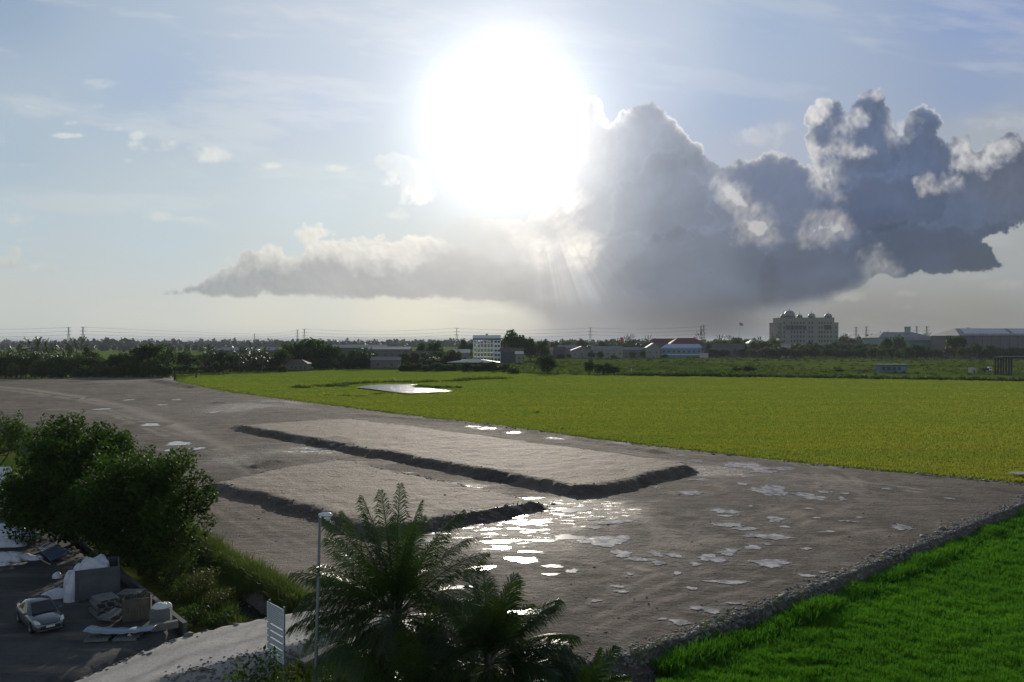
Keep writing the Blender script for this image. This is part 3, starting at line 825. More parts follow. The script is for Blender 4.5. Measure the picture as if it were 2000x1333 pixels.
PUD = [(1000,1010,26,5),(1116,998,28,6),(1044,1023,28,7),(1032,1041,10,3),(1056,1037,8,2.5),(968,1059,28,4),(980,1072,16,4),(1036,1079,16,3),(1022,1096,26,8),(1112,1050,30,7),(1056,1057,26,3.5),(1192,1058,46,14),(1212,1083,23,8),(1244,1093,30,4),(1204,1019,24,6),(1164,1014,16,4),(1180,1024,14,3),(1162,1031,10,5),(1080,1108,20,4),(1076,1123,12,4),(1118,1116,10,6),
 (1280,1083,14,5),(1316,1085,18,5),(1286,1102,15,5),(1386,1092,32,8),(1358,1104,13,4),(1502,1102,44,8),(1420,1082,22,5),(1432,1075,14,3.5),(1468,1070,16,6),(1498,1063,10,3),(1572,1073,11,3),(1428,1026,28,6),(1450,1034,24,4),(1512,1016,20,6),(1536,1031,11,3),(1500,1048,40,7),(1612,1040,20,2),(1412,1000,26,6),(1416,1009,14,2.5),(1580,995,10,2.5),(1596,1013,8,2),(1652,1019,12,2),(1672,1021,10,2),(1682,1012,14,2),(1466,990,6,2),(1352,964,34,4),(1278,952,9,2),(1448,947,12,3),(1500,958,36,13),
 (1588,972,28,8),(1612,962,14,3),(1646,975,9,4),(1648,965,12,3),(1458,912,44,8),(1492,921,30,4),(1524,916,26,4),(1364,938,20,3),(1366,902,10,3),(1214,867,16,2.5),(1092,857,22,2),(1002,846,14,2),(952,838,22,2),(920,834,14,1.5),(1280,873,5,1),(1332,891,12,2),(1414,1138,42,5),(1352,1151,10,4),(1324,1120,10,4),(1208,1147,14,3),(1212,1156,14,3),(1230,1122,8,2.5),(1164,1175,11,3),(1576,1126,16,4),(1608,1118,10,3),(1436,1180,20,3),(1360,1188,20,4),(1390,1193,22,6),(1328,1218,22,6),(1291,1210,10,3),
 (1762,1030,18,8),(1852,975,14,2),(1727,955,14,3),(1985,925,20,3),(345,868,30,4),(385,877,16,2.5),(290,831,22,3),(620,877,40,3),(655,870,20,2),(600,884,18,2),(330,881,9,2),(406,955,12,3),(85,775,10,1.2),(160,779,8,1),(255,782,14,1.2),(200,800,20,1.2),(180,751,12,.8),(150,746,14,.8),(345,781,8,1),(420,806,10,1.2),(318,792,14,1.2),(935,1112,24,6),(1029,1196,28,9),(905,1148,16,5),(850,1058,26,4),(838,1045,16,3),(905,1018,28,2.5),(790,925,14,1.5),(880,945,12,2),(930,955,14,2),(985,940,20,2.5),(1040,975,20,3),(1005,925,10,2)]
def pud_world(p):
    x, D = G(p[0], p[1]); return x, D, p[2]*D/FPX, p[3]*D*D/(CAM_H*FPX)
PW = [pud_world(p) for p in PUD]

TRACKS = [([(-60, 752), (60, 762), (150, 775), (245, 795), (330, 826), (392, 855), (450, 880)], 1.6, .95), ([(-60, 756), (60, 768), (160, 783), (262, 806), (360, 845), (430, 872)], 1.0, .8), ([(430, 872), (520, 868), (640, 862), (720, 872)], 1.2, .5), ([(430, 800), (520, 790), (620, 800)], 2.0, .5),
          ([(235, 745), (320, 742)], 14.0, .55), ([(1240, 1010), (1290, 1040), (1340, 1062), (1440, 1052), (1530, 1046)], 0.8, .7), ([(1272, 1030), (1283, 1056), (1270, 1072), (1300, 1090), (1345, 1086), (1360, 1068)], 0.35, .9), ([(1255, 985), (1330, 972), (1420, 955)], 0.6, .45), ([(1570, 930), (1640, 940), (1665, 958), (1640, 985), (1560, 1000), (1470, 1012)], 0.5, .5), ([(1520, 912), (1600, 925), (1630, 945), (1600, 968)], 0.5, .5),
          ([(700, 1050), (640, 1080), (560, 1100), (470, 1060)], 2.2, .35), ([(660, 1130), (560, 1090), (440, 1035)], 3.0, .30), ([(420, 960), (520, 1010), (640, 1045), (720, 1070)], 1.6, .45), ([(985, 940), (1060, 960), (1140, 975), (1230, 1000)], 1.4, .5)]
RUTS = []
for (pts, gap) in [([(1060, 1075), (1180, 1052), (1300, 1062), (1420, 1050)], 1.7), ([(960, 1095), (1060, 1088), (1150, 1093), (1260, 1120)], 1.6), ([(1590, 905), (1660, 940), (1640, 985), (1500, 1040), (1330, 1130)], 1.8), ([(1540, 900), (1610, 930), (1585, 975), (1450, 1025)], 1.8),
                   ([(1140, 1200), (1300, 1130), (1480, 1075), (1700, 1030)], 1.7), ([(1180, 1240), (1330, 1175), (1500, 1130)], 1.7), ([(700, 1010), (560, 960), (470, 905), (420, 870)], 2.0), ([(640, 1100), (500, 1030), (420, 985)], 1.9), ([(900, 985), (1010, 965), (1120, 985), (1220, 1020), (1400, 1060)], 1.7), ([(200, 800), (330, 850), (440, 890)], 2.2), ([(100, 800), (260, 815), (400, 850)], 2.2), ([(1200, 880), (1400, 910), (1560, 930), (1800, 960)], 2.0), ([(700, 818), (900, 842), (1150, 868), (1400, 890)], 2.0)]:
    W_ = [Vector(G(*q)) for q in pts]
    # smooth the path, then offset it to the two wheel lines
    P_ = [W_[0]]
    for a_, b_, c_, d_ in zip([W_[0]]+W_[:-2], W_[:-1], W_[1:], W_[2:]+[W_[-1]]):
        for k in range(1, 7):
            u = k/6; P_.append(0.5*((2*b_)+(c_-a_)*u+(2*a_-5*b_+4*c_-d_)*u*u+(3*b_-a_-3*c_+d_)*u**3))
    for sg in (-.5, .5):
        L_ = []
        for j, p_ in enumerate(P_):
            tt = (P_[min(j+1, len(P_)-1)]-P_[max(j-1, 0)]).normalized(); L_.append((p_.x-tt.y*gap*sg, p_.y+tt.x*gap*sg))
        RUTS.append(L_)
TRW = [([G(*q) for q in t], w, s) for t, w, s in TRACKS]
WETS = [(985, 1040, 190, 50, 1.0), (1110, 985, 120, 26, .7), (940, 1000, 130, 18, 1.0), (1500, 930, 150, 36, .45), (1300, 1090, 160, 40, .35), (1480, 1040, 190, 60, .3), (620, 880, 130, 12, .8), (470, 795, 50, 12, 1.2), (560, 790, 60, 6, .6), (345, 872, 60, 10, .5), (900, 950, 90, 14, .7), (700, 905, 120, 8, .5), (300, 800, 130, 22, .4), (1180, 1000, 90, 20, .6), (1390, 920, 60, 10, .9), (1020, 1150, 120, 40, .4), (1700, 1000, 200, 50, .15), (100, 800, 160, 30, .25), (440, 900, 60, 14, .7)]
WETW = []
for (x, y, hw, hh, s) in WETS:
    X, D = G(x, y); WETW.append((X, D, hw*D/FPX, hh*D*D/(CAM_H*FPX), s))

def flat_mask(X, Y):
    m = np.zeros(X.shape)
    for x, y, a, b in PW: m = np.maximum(m, sstep(2.2, 1.1, np.sqrt(((X-x)/(a+.25))**2+((Y-y)/(b+.25))**2)))
    return m
def pad_h(X, Y):
    wob = pnoise(X, Y, 5, 91, 3)*1.5+pnoise(X, Y, 1.5, 97, 3)*0.7
    h = np.zeros(X.shape)
    dA = pdist(PAD_A, X, Y)+wob*0.8; dB = pdist(PAD_B, X, Y)+wob*0.9
    # the far end of each pad runs out as a ramp
    rampA = sstep(-34, -24, X+0.0*Y)*0+1
    hA = 0.78*sstep(-1.3, 0.5, dA)
    rA = np.clip(((X+30)*0.55+(104-Y)*0.85+10)/12, 0, 1)
    hB = 0.92*sstep(-1.5, 0.5, dB)
    rB = np.clip(((X+46)*0.62+(162-Y)*0.78+9)/16, 0.0, 1)
    return np.maximum(hA*rA, hB*rB), np.maximum(sstep(-.2, 1.0, dA)*rA, sstep(-.2, 1.0, dB)*rB), np.maximum(np.exp(-((dA+.5)/.9)**2), np.exp(-((dB+.5)/.9)**2))
def site_h(X, Y):
    h, top, slope = pad_h(X, Y)
    fl = flat_mask(X, Y)
    rough = pnoise(X, Y, 9, 11, 4)*0.22+pnoise(X, Y, 1.6, 23, 3)*0.16
    z = h+rough*(1-fl)+slope*pnoise(X, Y, 1.1, 33, 3)*0.4+top*(pnoise(X*0.75+Y*0.66, (Y*0.75-X*0.66)*3, 5, 37, 3)*0.16+np.abs(pnoise(X, Y, 2.6, 38, 3))*0.34)
    # low spoil ridges
    for (pts, w, hh) in (([(430, 788), (500, 786), (560, 790)], 2.5, .5), ([(300, 745), (345, 752), (375, 758)], 2.0, .9), ([(700, 812), (900, 826), (1000, 838), (1290, 885)], 1.2, .3), ([(505, 912), (545, 905)], 1.2, .5)):
        d = ldist([G(*q) for q in pts], X, Y)
        z = z+hh*np.exp(-(d/w)**2)*(0.6+1.2*(pnoise(X, Y, 3, 51, 3)+.4))
    e = pdist(SITE, X, Y)
    z = np.where(e < 0, z*np.clip(1+e/0.8, 0, 1)+(-1.55)*np.clip(-e/1.7, 0, 1)**0.8+pnoise(X, Y, 0.8, 41, 2)*0.25, z)
    z = z-0.12*sstep(2.0, 0, e)*sstep(-1, 0, e)*0
    return z
def site_tone(X, Y):
    s = np.zeros(X.shape)
    for pts, w, k in TRW:
        d = ldist(pts, X, Y)
        s = np.maximum(s, k*np.exp(-(d/w)**2)*(0.75+0.9*pnoise(X, Y, 4, 71, 4)))
    for L_ in RUTS: s = np.maximum(s, 0.95*np.exp(-(ldist(L_, X, Y)/(0.22+0.0018*Y))**2)*(0.6+1.2*pnoise(X, Y, 6, 73, 3)))
    h, top, slope = pad_h(X, Y)
    s = s+0.30*top*(1+1.2*pnoise(X*0.75+Y*0.66, (Y*0.75-X*0.66)*4, 9, 75, 3))
    e = pdist(SITE, X, Y)
    s = s+0.16*sstep(25, 0, np.abs(e-0))*0
    corner = np.exp(-(((X-44)/22)**2+((Y-88)/14)**2))
    return np.clip(s+0.10*corner+0.30*np.exp(-(((X+18)/9)**2+((Y-60)/7)**2)), 0, 1)
def site_wet(X, Y):
    w = np.zeros(X.shape)
    for x, y, a, b, s in WETW: w = w+s*np.exp(-(((X-x)/a)**2+((Y-y)/b)**2))
    for x, y, a, b in PW: w = np.maximum(w, 0.42*sstep(2.6, 0.8, np.sqrt(((X-x)/(a+.2))**2+((Y-y)/(b+.3))**2)))
    h, top, slope = pad_h(X, Y)
    return np.clip(w*(1-top)+0.25*slope*(1-top), 0, 1)

def site_damp(X, Y):
    w = np.zeros(X.shape)
    for x, y, a, b in PW: w = np.maximum(w, sstep(2.4, 1.0, np.sqrt(((X-x)/(a*1.05+.25))**2+((Y-y)/(b*1.1+.4))**2)))
    return w*0.8
# base ground, reaching the horizon
ringr = [0, 60, 150, 400, 1000, 3000, 9000, 24000]
V = [(0, 0, ZB)]; F = []
for r_ in ringr[1:]:
    for k in range(48): V.append((r_*math.cos(k*math.pi/24), r_*math.sin(k*math.pi/24), ZB))
for k in range(48): F.append((0, 1+k, 1+(k+1) % 48))
for j in range(len(ringr)-2):
    for k in range(48):
        a = 1+j*48; F.append((a+k, a+48+k, a+48+(k+1) % 48, a+(k+1) % 48))
mb = MB(); mb.add(V, F); tag(mb.build('ground', 'base'), kind='structure')

step_site = lambda D: max(0.40, D/150)
extra = []
for P_ in (PAD_A, PAD_B):
    for q in resample(offset_poly(P_, 0.1), lambda D: max(.35, D/220)): extra.append(q)
    for q in resample(offset_poly(P_, -0.5), lambda D: max(.35, D/220)): extra.append(q)
    for q in resample(offset_poly(P_, 1.2), lambda D: max(.35, D/220)): extra.append(q)
for q in resample(SITE, lambda D: max(.4, D/180)): extra.append(q)
for q in resample(offset_poly(SITE, 0.8), lambda D: max(.4, D/180)): extra.append(q)
site = terrain('site_ground', offset_poly(SITE, 1.7), site_h, step_site, extra, dict(tone=site_tone, wet=site_wet, top=lambda X, Y: pad_h(X, Y)[1], damp=site_damp), M['dirt'])
tag(site, kind='structure')

def yard_h(X, Y):
    e = pdist(YARD, X, Y)
    z = pnoise(X, Y, 6, 15, 4)*0.12-0.03
    return np.where(e < 0.4, z-0.9*np.clip((0.4-e)/1.0, 0, 1), z)
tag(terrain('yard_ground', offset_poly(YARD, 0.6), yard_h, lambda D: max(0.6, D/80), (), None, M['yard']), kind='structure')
def road_h(X, Y):
    e = pdist(ROAD, X, Y)
    z = 0.16+pnoise(X, Y, 2.5, 17, 4)*0.10
    return np.where(e < 0.3, z-1.2*np.clip((0.3-e)/1.7, 0, 1)**0.8, z)
RUT1 = [(-27, 26), (-20.6, 36), (-17.6, 42.2), (-13.6, 46), (-9, 49)]
RUT2 = [(-29.5, 26), (-23.2, 36), (-19.2, 43), (-15.2, 47.6), (-10, 50)]
def road_tone(X, Y):
    w = pnoise(X, Y, 3, 19, 3)
    return np.clip(0.8*np.exp(-((ldist(RUT1, X, Y)+w*.5)/.22)**2)+0.5*np.exp(-((ldist(RUT2, X, Y)+w*.6)/.3)**2)+0.5*sstep(0.9, 0.0, pdist(ROAD, X, Y)), 0, 1)*(0.7+0.8*w)
tag(terrain('dirt_road', offset_poly(ROAD, 1.0), road_h, lambda D: max(0.3, D/140), (), dict(tone=road_tone), M['road']), kind='structure')

for i, (x, y, a, b) in enumerate(PW):
    r = random.Random(i*7+1); n = 56
    n = 90; ph = [r.uniform(0, 6.28) for _ in range(9)]
    sk = r.uniform(-.5, .5)*a/max(b, .1)*0.15
    V = [(x, y, 0.03)]
    if abs(PUD[i][0]-1000) < 190 and PUD[i][1] > 985: a, b = a*1.3, b*.78
    for k in range(n):
        q = 2*math.pi*k/n
        rr = 0.95
        for j, fq in enumerate((1, 2, 3, 5, 8, 13, 21, 34)): rr += (0.20, .20, .14, .11, .07, .04, .022, .012)[j]*math.sin(fq*q+ph[j])
        dx, dy = a*1.08*rr*math.cos(q), b*rr*math.sin(q)
        V.append((x+dx+dy*sk, y+dy, 0.03))
    V += [(x+(p_[0]-x)*.62, y+(p_[1]-y)*.62, 0.031) for p_ in V[1:]]
    F = [(0, 1+n+k, 1+n+(k+1) % n) for k in range(n)]+[(1+k, 1+(k+1) % n, 1+n+(k+1) % n, 1+n+k) for k in range(n)]
    glint = abs(PUD[i][0]-1000) < 190 and PUD[i][1] > 985
    mb = MB(); mb.add(V, F); o_ = tag(mb.build('puddle', 'puddle_dark' if glint else 'puddle'), kind='structure')
    o_.data.attributes.new('edge', 'FLOAT', 'POINT').data.foreach_set('value', [1.0]+[0.0]*n+[1.0]*n)

def sheet(name, poly, z, mat, step, hf=None):
    f = hf or (lambda X, Y: np.full(X.shape, z))
    return tag(terrain(name, poly, f, step, (), None, M[mat]), kind='structure')
POND = [G(px, py, -0.2) for px, py in ((694, 757), (725, 752.5), (775, 751), (812, 751.5), (813, 757), (850, 760), (886, 764.5), (842, 767.5), (800, 769.5), (767, 766), (737, 762))]
def py_h(X, Y):
    z = -0.34+pnoise(X, Y, 14, 61, 4)*0.18+pnoise(X, Y, 2.2, 63, 2)*0.10
    e = pdist(PADDY_Y, X, Y)
    z = z-0.9*sstep(1.2, 0.0, e)
    return np.where(pdist(POND, X, Y) > -2.5, -0.75, z)
sheet('ripe_paddy_field', PADDY_Y, 0, 'field_y', lambda D: max(1.0, D/80), py_h)
sheet('green_paddy_field', PADDY_G, -0.95, 'field_g', lambda D: max(0.9, D/60), lambda X, Y: -1.0+pnoise(X, Y, 7, 65, 3)*0.14)
mb = MB(); mb.add([(x, y, -0.2) for x, y in POND], [tuple(range(len(POND)))[::-1]]); tag(mb.build('pond_water', 'pond'), kind='structure')
def strip(path, w):
    L = []; Rr = []
    for i, p in enumerate(path):
        p = Vector(p); t = (Vector(path[min(i+1, len(path)-1)])-Vector(path[max(i-1, 0)])).normalized()
        nn = Vector((-t.y, t.x)); L.append(tuple(p+nn*w*.5)); Rr.append(tuple(p-nn*w*.5))
    return L+Rr[::-1]
DITCH_A = [(-110, 172), (-70, 121), (-45, 89.5), (-28, 67.2), (-22, 59.6), (-17.2, 53.4), (-15.2, 50.6), (-14.4, 49.2)]
DITCH_B = [(-9.4, 44.6), (-7.0, 42.4), (-4.4, 39.6), (-1, 37.2), (3, 36.6)]
for p, w in ((DITCH_A, 1.7), (DITCH_B, 2.2)):
    q = strip(p, w); n = len(p)
    mb = MB(); mb.add([(x, y, -1.12) for x, y in q], [(i, i+1, 2*n-2-i, 2*n-1-i) for i in range(n-1)]); tag(mb.build('ditch_water', 'ditch'), kind='structure')
FAR_FIELDS = [[(-5, 676), (430, 676), (330, 700), (-5, 716)], [(-300, 674), (200, 674), (100, 690), (-300, 700)], [(500, 672), (920, 672), (900, 688), (520, 690)], [(560, 670.4), (860, 670.4), (820, 673), (600, 673)], [(-200, 670.2), (480, 670.2), (470, 673), (-200, 673)], [(1080, 671), (1160, 671), (1200, 680), (1080, 680)]]
for i, q in enumerate(FAR_FIELDS):
    mb = MB(); mb.add([(*G(x, y, ZB+.1+.02*i), ZB+.1+.02*i) for x, y in q][::-1], [(0, 1, 2, 3)]); tag(mb.build('distant_paddy_field', 'field_far'), kind='structure')

# ------------------------------------------------------------------ rice, grass, scrub, rubble (nobody could count these)
def blades(name, pts, h, w, mat, seed, lean=0.35, per=4, tone=None, spread=0.10):
    """tufts of bent blades; pts (n,3)"""
    r = np.random.RandomState(seed); pts = np.asarray(pts, float); n = len(pts)
    P = np.repeat(pts, per, 0); N = n*per
    hh = np.repeat(np.broadcast_to(np.asarray(h, float), (n,)), per)*r.uniform(.7, 1.15, N)
    ww = np.repeat(np.broadcast_to(np.asarray(w, float), (n,)), per)*r.uniform(.8, 1.2, N)
    sp = np.repeat(np.broadcast_to(np.asarray(spread, float), (n,)), per)
    P[:, 0] += r.normal(size=N)*sp; P[:, 1] += r.normal(size=N)*sp
    a = r.uniform(0, 6.283, N); b = r.uniform(0, 6.283, N)
    l = np.abs(r.normal(size=N))*lean*hh
    dx, dy = np.cos(a)*l, np.sin(a)*l; sx, sy = np.cos(b)*ww/2, np.sin(b)*ww/2
    V = np.empty((N, 6, 3))
    for i, (fz, fl, fw) in enumerate(((0, 0, .8), (.6, .35, 1.0), (1.0, 1.0, 0.12))):
        for j, sg in ((0, -1), (1, 1)):
            V[:, 2*i+j, 0] = P[:, 0]+dx*fl+sg*sx*fw; V[:, 2*i+j, 1] = P[:, 1]+dy*fl+sg*sy*fw; V[:, 2*i+j, 2] = P[:, 2]+hh*fz
    k = np.arange(N)[:, None]*6
    F = np.concatenate([k+np.array([[0, 1, 3, 2]]), k+np.array([[2, 3, 5, 4]])])
    tn = np.repeat(tone, per) if tone is not None else r.rand(N)
    tn = np.clip(tn+r.normal(size=N)*(.06 if name == 'ripening_rice' else .15), 0, 1)
    o = link_mesh(name, raw_mesh(name, V.reshape(-1, 3), F, tone=np.repeat(tn, 6)), mat)
    return tag(o, kind='stuff')
def scatter_px(poly, n, x0, x1, y0, y1, z, seed, inset=0.0, p=1.0):
    """points in a field, spread so that their density falls with distance"""
    r = np.random.RandomState(seed)
    px = r.uniform(x0, x1, n); py = y0+(y1-y0)*r.uniform(0, 1, n)**p
    D = (CAM_H-z)*FPX/(py-HY); X = (px-HX)/FPX*D
    ok = pdist(poly, X, D) > inset
    return X[ok], D[ok]
X, Y = scatter_px(PADDY_Y, 95000, -100, 2100, 722, 950, -0.3, 5, 0.3, 0.8)
ok = NR.rand(len(X)) < sstep(520, 230, Y)+0.12; X, Y = X[ok], Y[ok]
ok = pdist(POND, X, Y) < -1.2; X, Y = X[ok], Y[ok]
tn = np.clip(0.36+pnoise(X*0.10+Y*0.02, Y*1.5, 16, 81, 4)*3.6+0.20*sstep(-40, 110, X)-0.25*sstep(0, -90, X)+pnoise(X, Y, 3, 83, 2)*.2, 0, 1)
blades('ripening_rice', np.column_stack([X, Y, py_h(X, Y)-0.05]), np.clip(0.24+0.0004*Y, .24, .42)+pnoise(X*0.3, Y*1.5, 12, 85, 3)*0.10, 0.03+Y*0.0006, 'rice_gold', 6, 0.4, 4, tn, 0.12+Y*0.0014)
X, Y = scatter_px(PADDY_G, 125000, 1100, 2250, 960, 1420, -0.7, 15, 0.0)
tn = np.clip(0.45+pnoise(X, Y, 8, 87, 4)*1.3+0.25*sstep(45, 90, Y)+pnoise(X, Y, 0.9, 89, 2)*1.1, 0, 1)
blades('green_rice', np.column_stack([X, Y, np.full(X.shape, -1.05)]), 0.52+pnoise(X, Y, 0.8, 88, 3)*0.36+pnoise(X, Y, 9, 90, 2)*.15, 0.022+Y*0.0003, 'rice_green', 16, 0.18, 5, tn, 0.06)

def along(path, n, w, seed, t0=0.0, t1=1.0):
    r = np.random.RandomState(seed)
    seg = np.array([math.dist(path[i], path[i+1]) for i in range(len(path)-1)]); cum = np.concatenate([[0], np.cumsum(seg)])
    out = []
    for k in range(n):
        t = (t0+(t1-t0)*r.rand())*cum[-1]; i = min(np.searchsorted(cum, t, 'right')-1, len(seg)-1)
        a, b = Vector(path[i]), Vector(path[i+1]); p = a.lerp(b, (t-cum[i])/seg[i]); d = (b-a).normalized()
        o = r.normal()*w; out.append((p.x-d.y*o, p.y+d.x*o))
    return np.array(out)
# taller grass on the bund beside the green rice, and on the ditch banks
BUND = offset_poly(PADDY_G, 1.0)[1:8]
p = along(BUND, 5200, 0.38, 21)
lump = np.clip(0.35+pnoise(p[:, 0], p[:, 1], 3.5, 92, 3)*1.5, 0.0, .9)
blades('bund_grass', np.column_stack([p, np.full(len(p), -1.0)]), 0.5+0.75*lump, 0.05, 'rice_green', 22, 0.45, 5, np.clip(.25+pnoise(p[:, 0], p[:, 1], 5, 93, 2), 0, 1), 0.16)
bank1 = along([(-40, 84.5), (-25.9, 66.0), (-21, 60.2), (-15.8, 54.0), (-13.9, 51.6)], 5200, 0.55, 23)
zb = site_h(bank1[:, 0], bank1[:, 1])
bank2 = along([(-46, 88.0), (-29.5, 67), (-23.3, 59.5), (-18.6, 53.8), (-16.4, 50.6), (-16.6, 49.4)], 3600, 0.75, 24)
bank3 = np.concatenate([along([(-12.5, 41.5), (-9, 42.5), (-4.5, 43.0), (1, 40.6), (5, 41)], 2600, 0.8, 25), along([(-17, 36), (-9.5, 40.0), (-6.4, 38.5), (-3, 35), (4, 35)], 3000, 1.0, 26)])
bank1 = bank1[ldist(DITCH_A, bank1[:, 0], bank1[:, 1]) > np.where(bank1[:, 1] < 54.8, .85, -1)]; bank2 = bank2[ldist(DITCH_A, bank2[:, 0], bank2[:, 1]) > np.where(bank2[:, 1] < 53.6, .85, .0)]; zb = site_h(bank1[:, 0], bank1[:, 1])
gap_ = [(-18.2, 54.6), (-15.4, 49.6)]; bank1 = bank1[ldist(gap_, bank1[:, 0], bank1[:, 1]) > .9]; bank2 = bank2[ldist(gap_, bank2[:, 0], bank2[:, 1]) > 1.15]; zb = site_h(bank1[:, 0], bank1[:, 1])
allp = np.concatenate([bank1, bank2, bank3]); zz = np.concatenate([np.clip(zb, -1.2, -0.25), np.full(len(bank2)+len(bank3), -1.2)])
blades('bank_grass', np.column_stack([allp, zz]), 0.75+0.6*(pnoise(allp[:, 0], allp[:, 1], 3, 94, 3)+.3), 0.045, 'grass', 27, 0.5, 5, np.clip(.5+pnoise(allp[:, 0], allp[:, 1], 4, 95, 3)*1.6, 0, 1), 0.14)

def rocks(name, pts, size, seed):
    r = np.random.RandomState(seed); n = len(pts)
    base = np.array([(1, 0, 0), (-1, 0, 0), (0, 1, 0), (0, -1, 0), (0, 0, 1), (0, 0, -1), (.6, .6, .5), (-.6, .6, .55), (.6, -.6, .5), (-.6, -.6, .55)])
    tri = [(4, 6, 7), (4, 7, 9), (4, 9, 8), (4, 8, 6), (0, 2, 6), (2, 1, 7), (1, 3, 9), (3, 0, 8), (2, 7, 6), (1, 9, 7), (3, 8, 9), (0, 6, 8), (5, 2, 0), (5, 1, 2), (5, 3, 1), (5, 0, 3)]
    V = np.empty((n, 10, 3)); s = size*np.exp(r.normal(size=n)*0.45)
    for i in range(n):
        q = base*r.uniform(.7, 1.25, (10, 3))*np.array([r.uniform(.7, 1.4), r.uniform(.6, 1.1), r.uniform(.4, .8)])
        m = np.array(Matrix.Rotation(r.uniform(0, 6.28), 3, 'Z') @ Matrix.Rotation(r.uniform(-.5, .5), 3, 'X'))
        V[i] = (q @ m.T)*s[i]+pts[i]
    F = (np.arange(n)[:, None, None]*10+np.array(tri)[None]).reshape(-1, 3)
    return tag(link_mesh(name, raw_mesh(name, V.reshape(-1, 3), F), 'rock'), kind='stuff')
EDGE = [q for q in SITE[2:12]]
pr = along(EDGE, 9000, 0.55, 31); e = pdist(SITE, pr[:, 0], pr[:, 1]); pr = pr[e > -1.9]
rocks('riprap_rubble', np.column_stack([pr, site_h(pr[:, 0], pr[:, 1])-0.02]), 0.085, 32)
pr = np.concatenate([along([(-21.8, 39.9), (-19.2, 45.8), (-16.6, 48.2), (-13.4, 50.4)], 420, 0.32, 33), along([(-17.1, 39.5), (-12.3, 43.2), (-9.2, 45.8), (-6.5, 47.2)], 700, 0.6, 34),
                     along([(-13, 50.4), (-19, 57.5), (-26, 66.5)], 500, 0.45, 35)])
zz = np.maximum(site_h(pr[:, 0], pr[:, 1]), road_h(pr[:, 0], pr[:, 1]))
rocks('roadside_rubble', np.column_stack([pr, np.clip(zz, -0.9, 0.25)]), 0.085, 36)
EDGE2 = SITE[10:17]
pr = along(EDGE2, 900, 0.5, 37); rocks('edge_stones', np.column_stack([pr, site_h(pr[:, 0], pr[:, 1])]), 0.13, 38)
pr = np.concatenate([along(P_+[P_[0]], 2200, 0.6, 39) for P_ in (offset_poly(PAD_A, 0.6), offset_poly(PAD_B, 0.6))])
o_ = rocks('pad_slope_stones', np.column_stack([pr, site_h(pr[:, 0], pr[:, 1])-0.02]), 0.085, 40); plain('earth_clod', (0.17, 0.14, 0.11), 0.95, var=.45, sc=.8); o_.data.materials[0] = M['earth_clod']

X, Y = scatter_px(SITE, 1100, -50, 2050, 800, 1260, 0, 55, 1.0)
rocks('loose_stones', np.column_stack([X, Y, site_h(X, Y)+.01]), 0.05, 56)
X, Y = scatter_px(offset_poly(SITE, 1.2), 5200, 560, 2100, 930, 1330, 0, 57, -.3); e = pdist(SITE, X, Y); k_ = (np.abs(e+.3) < 1.0) & (pnoise(X, Y, 5, 58, 2) > .02) & (Y < 96); X, Y = X[k_], Y[k_]
blades('edge_weeds', np.column_stack([X, Y, site_h(X, Y)-.03]), 0.32, 0.035, 'grass', 59, 0.5, 6, np.clip(.5+pnoise(X, Y, 3, 60, 2)*2, 0, 1), 0.12)

# ------------------------------------------------------------------ materials of objects
def paint(name, col, rough=0.35, metal=0.0, coat=0.0):
    t = NT(name); n = t.noise(3, 4, 0.6, t.pos(True))
    c = t.mix(t.map(n, .3, .7), tuple(x*.88 for x in col), col)
    M[name] = t.done(t.bsdf(c, t.map(n, .3, .7, rough, rough+.12), 0.5, metal, None, **{'Coat Weight': coat}))
paint('silver_paint', (0.13, 0.15, 0.165), 0.28, 0.55, 0.6); paint('white_paint', (0.74, 0.74, 0.73), 0.3, 0, 0.5)
paint('dark_glass', (0.012, 0.016, 0.018), 0.06); paint('black_plastic', (0.02, 0.02, 0.02), 0.5); paint('tyre_rubber', (0.018, 0.018, 0.018), 0.8)
paint('alloy', (0.45, 0.46, 0.47), 0.3, 0.8); paint('lamp_glass', (0.62, 0.64, 0.62), 0.08); paint('red_lens', (0.35, 0.02, 0.02), 0.2)
paint('plate_white', (0.65, 0.65, 0.62), 0.5)
plain('galvanised', (0.16, 0.18, 0.19), 0.5, 0.3, 0.4, .15, 1.5); plain('sign_panel', (0.50, 0.54, 0.58), 0.45, 0, 0.4, .08, 1.2, 0.03); plain('sign_ink', (0.22, 0.25, 0.29), 0.6)
plain('black_steel', (0.02, 0.022, 0.024), 0.5); plain('concrete', (0.14, 0.14, 0.135), 0.9, var=.3); plain('dark_concrete', (0.085, 0.095, 0.10), 0.9, var=.35, sc=1)
plain('rubble_stone', (0.19, 0.185, 0.17), 0.9, var=.55, sc=2.5, bump=.6); plain('culvert_shade', (0.008, 0.008, 0.008), 0.9)
plain('plastic_sheet', (0.50, 0.51, 0.57), 0.4, 0, 0.5, .15, 1.5, .5); plain('blue_sheet', (0.05, 0.09, 0.17), 0.5, var=.3); plain('pallet_wood', (0.15, 0.15, 0.15), 0.85, var=.35, sc=4)
plain('old_wood', (0.10, 0.085, 0.07), 0.9, var=.4); plain('metal_sheet', (0.24, 0.29, 0.36), 0.45, 0.3, 0.5, .15, 1.5); plain('cardboard', (0.30, 0.25, 0.19), 0.85); plain('white_board', (0.60, 0.60, 0.60), 0.6, var=.1)
plain('cream_wall', (0.25, 0.235, 0.21), 0.85, var=.12, sc=.2); plain('dome_stone', (0.24, 0.23, 0.23), 0.45, 0, .5, var=.1, sc=.3); plain('window_dark', (0.05, 0.055, 0.06), 0.3); plain('white_wall', (0.74, 0.74, 0.74), 0.8, var=.1, sc=.3)
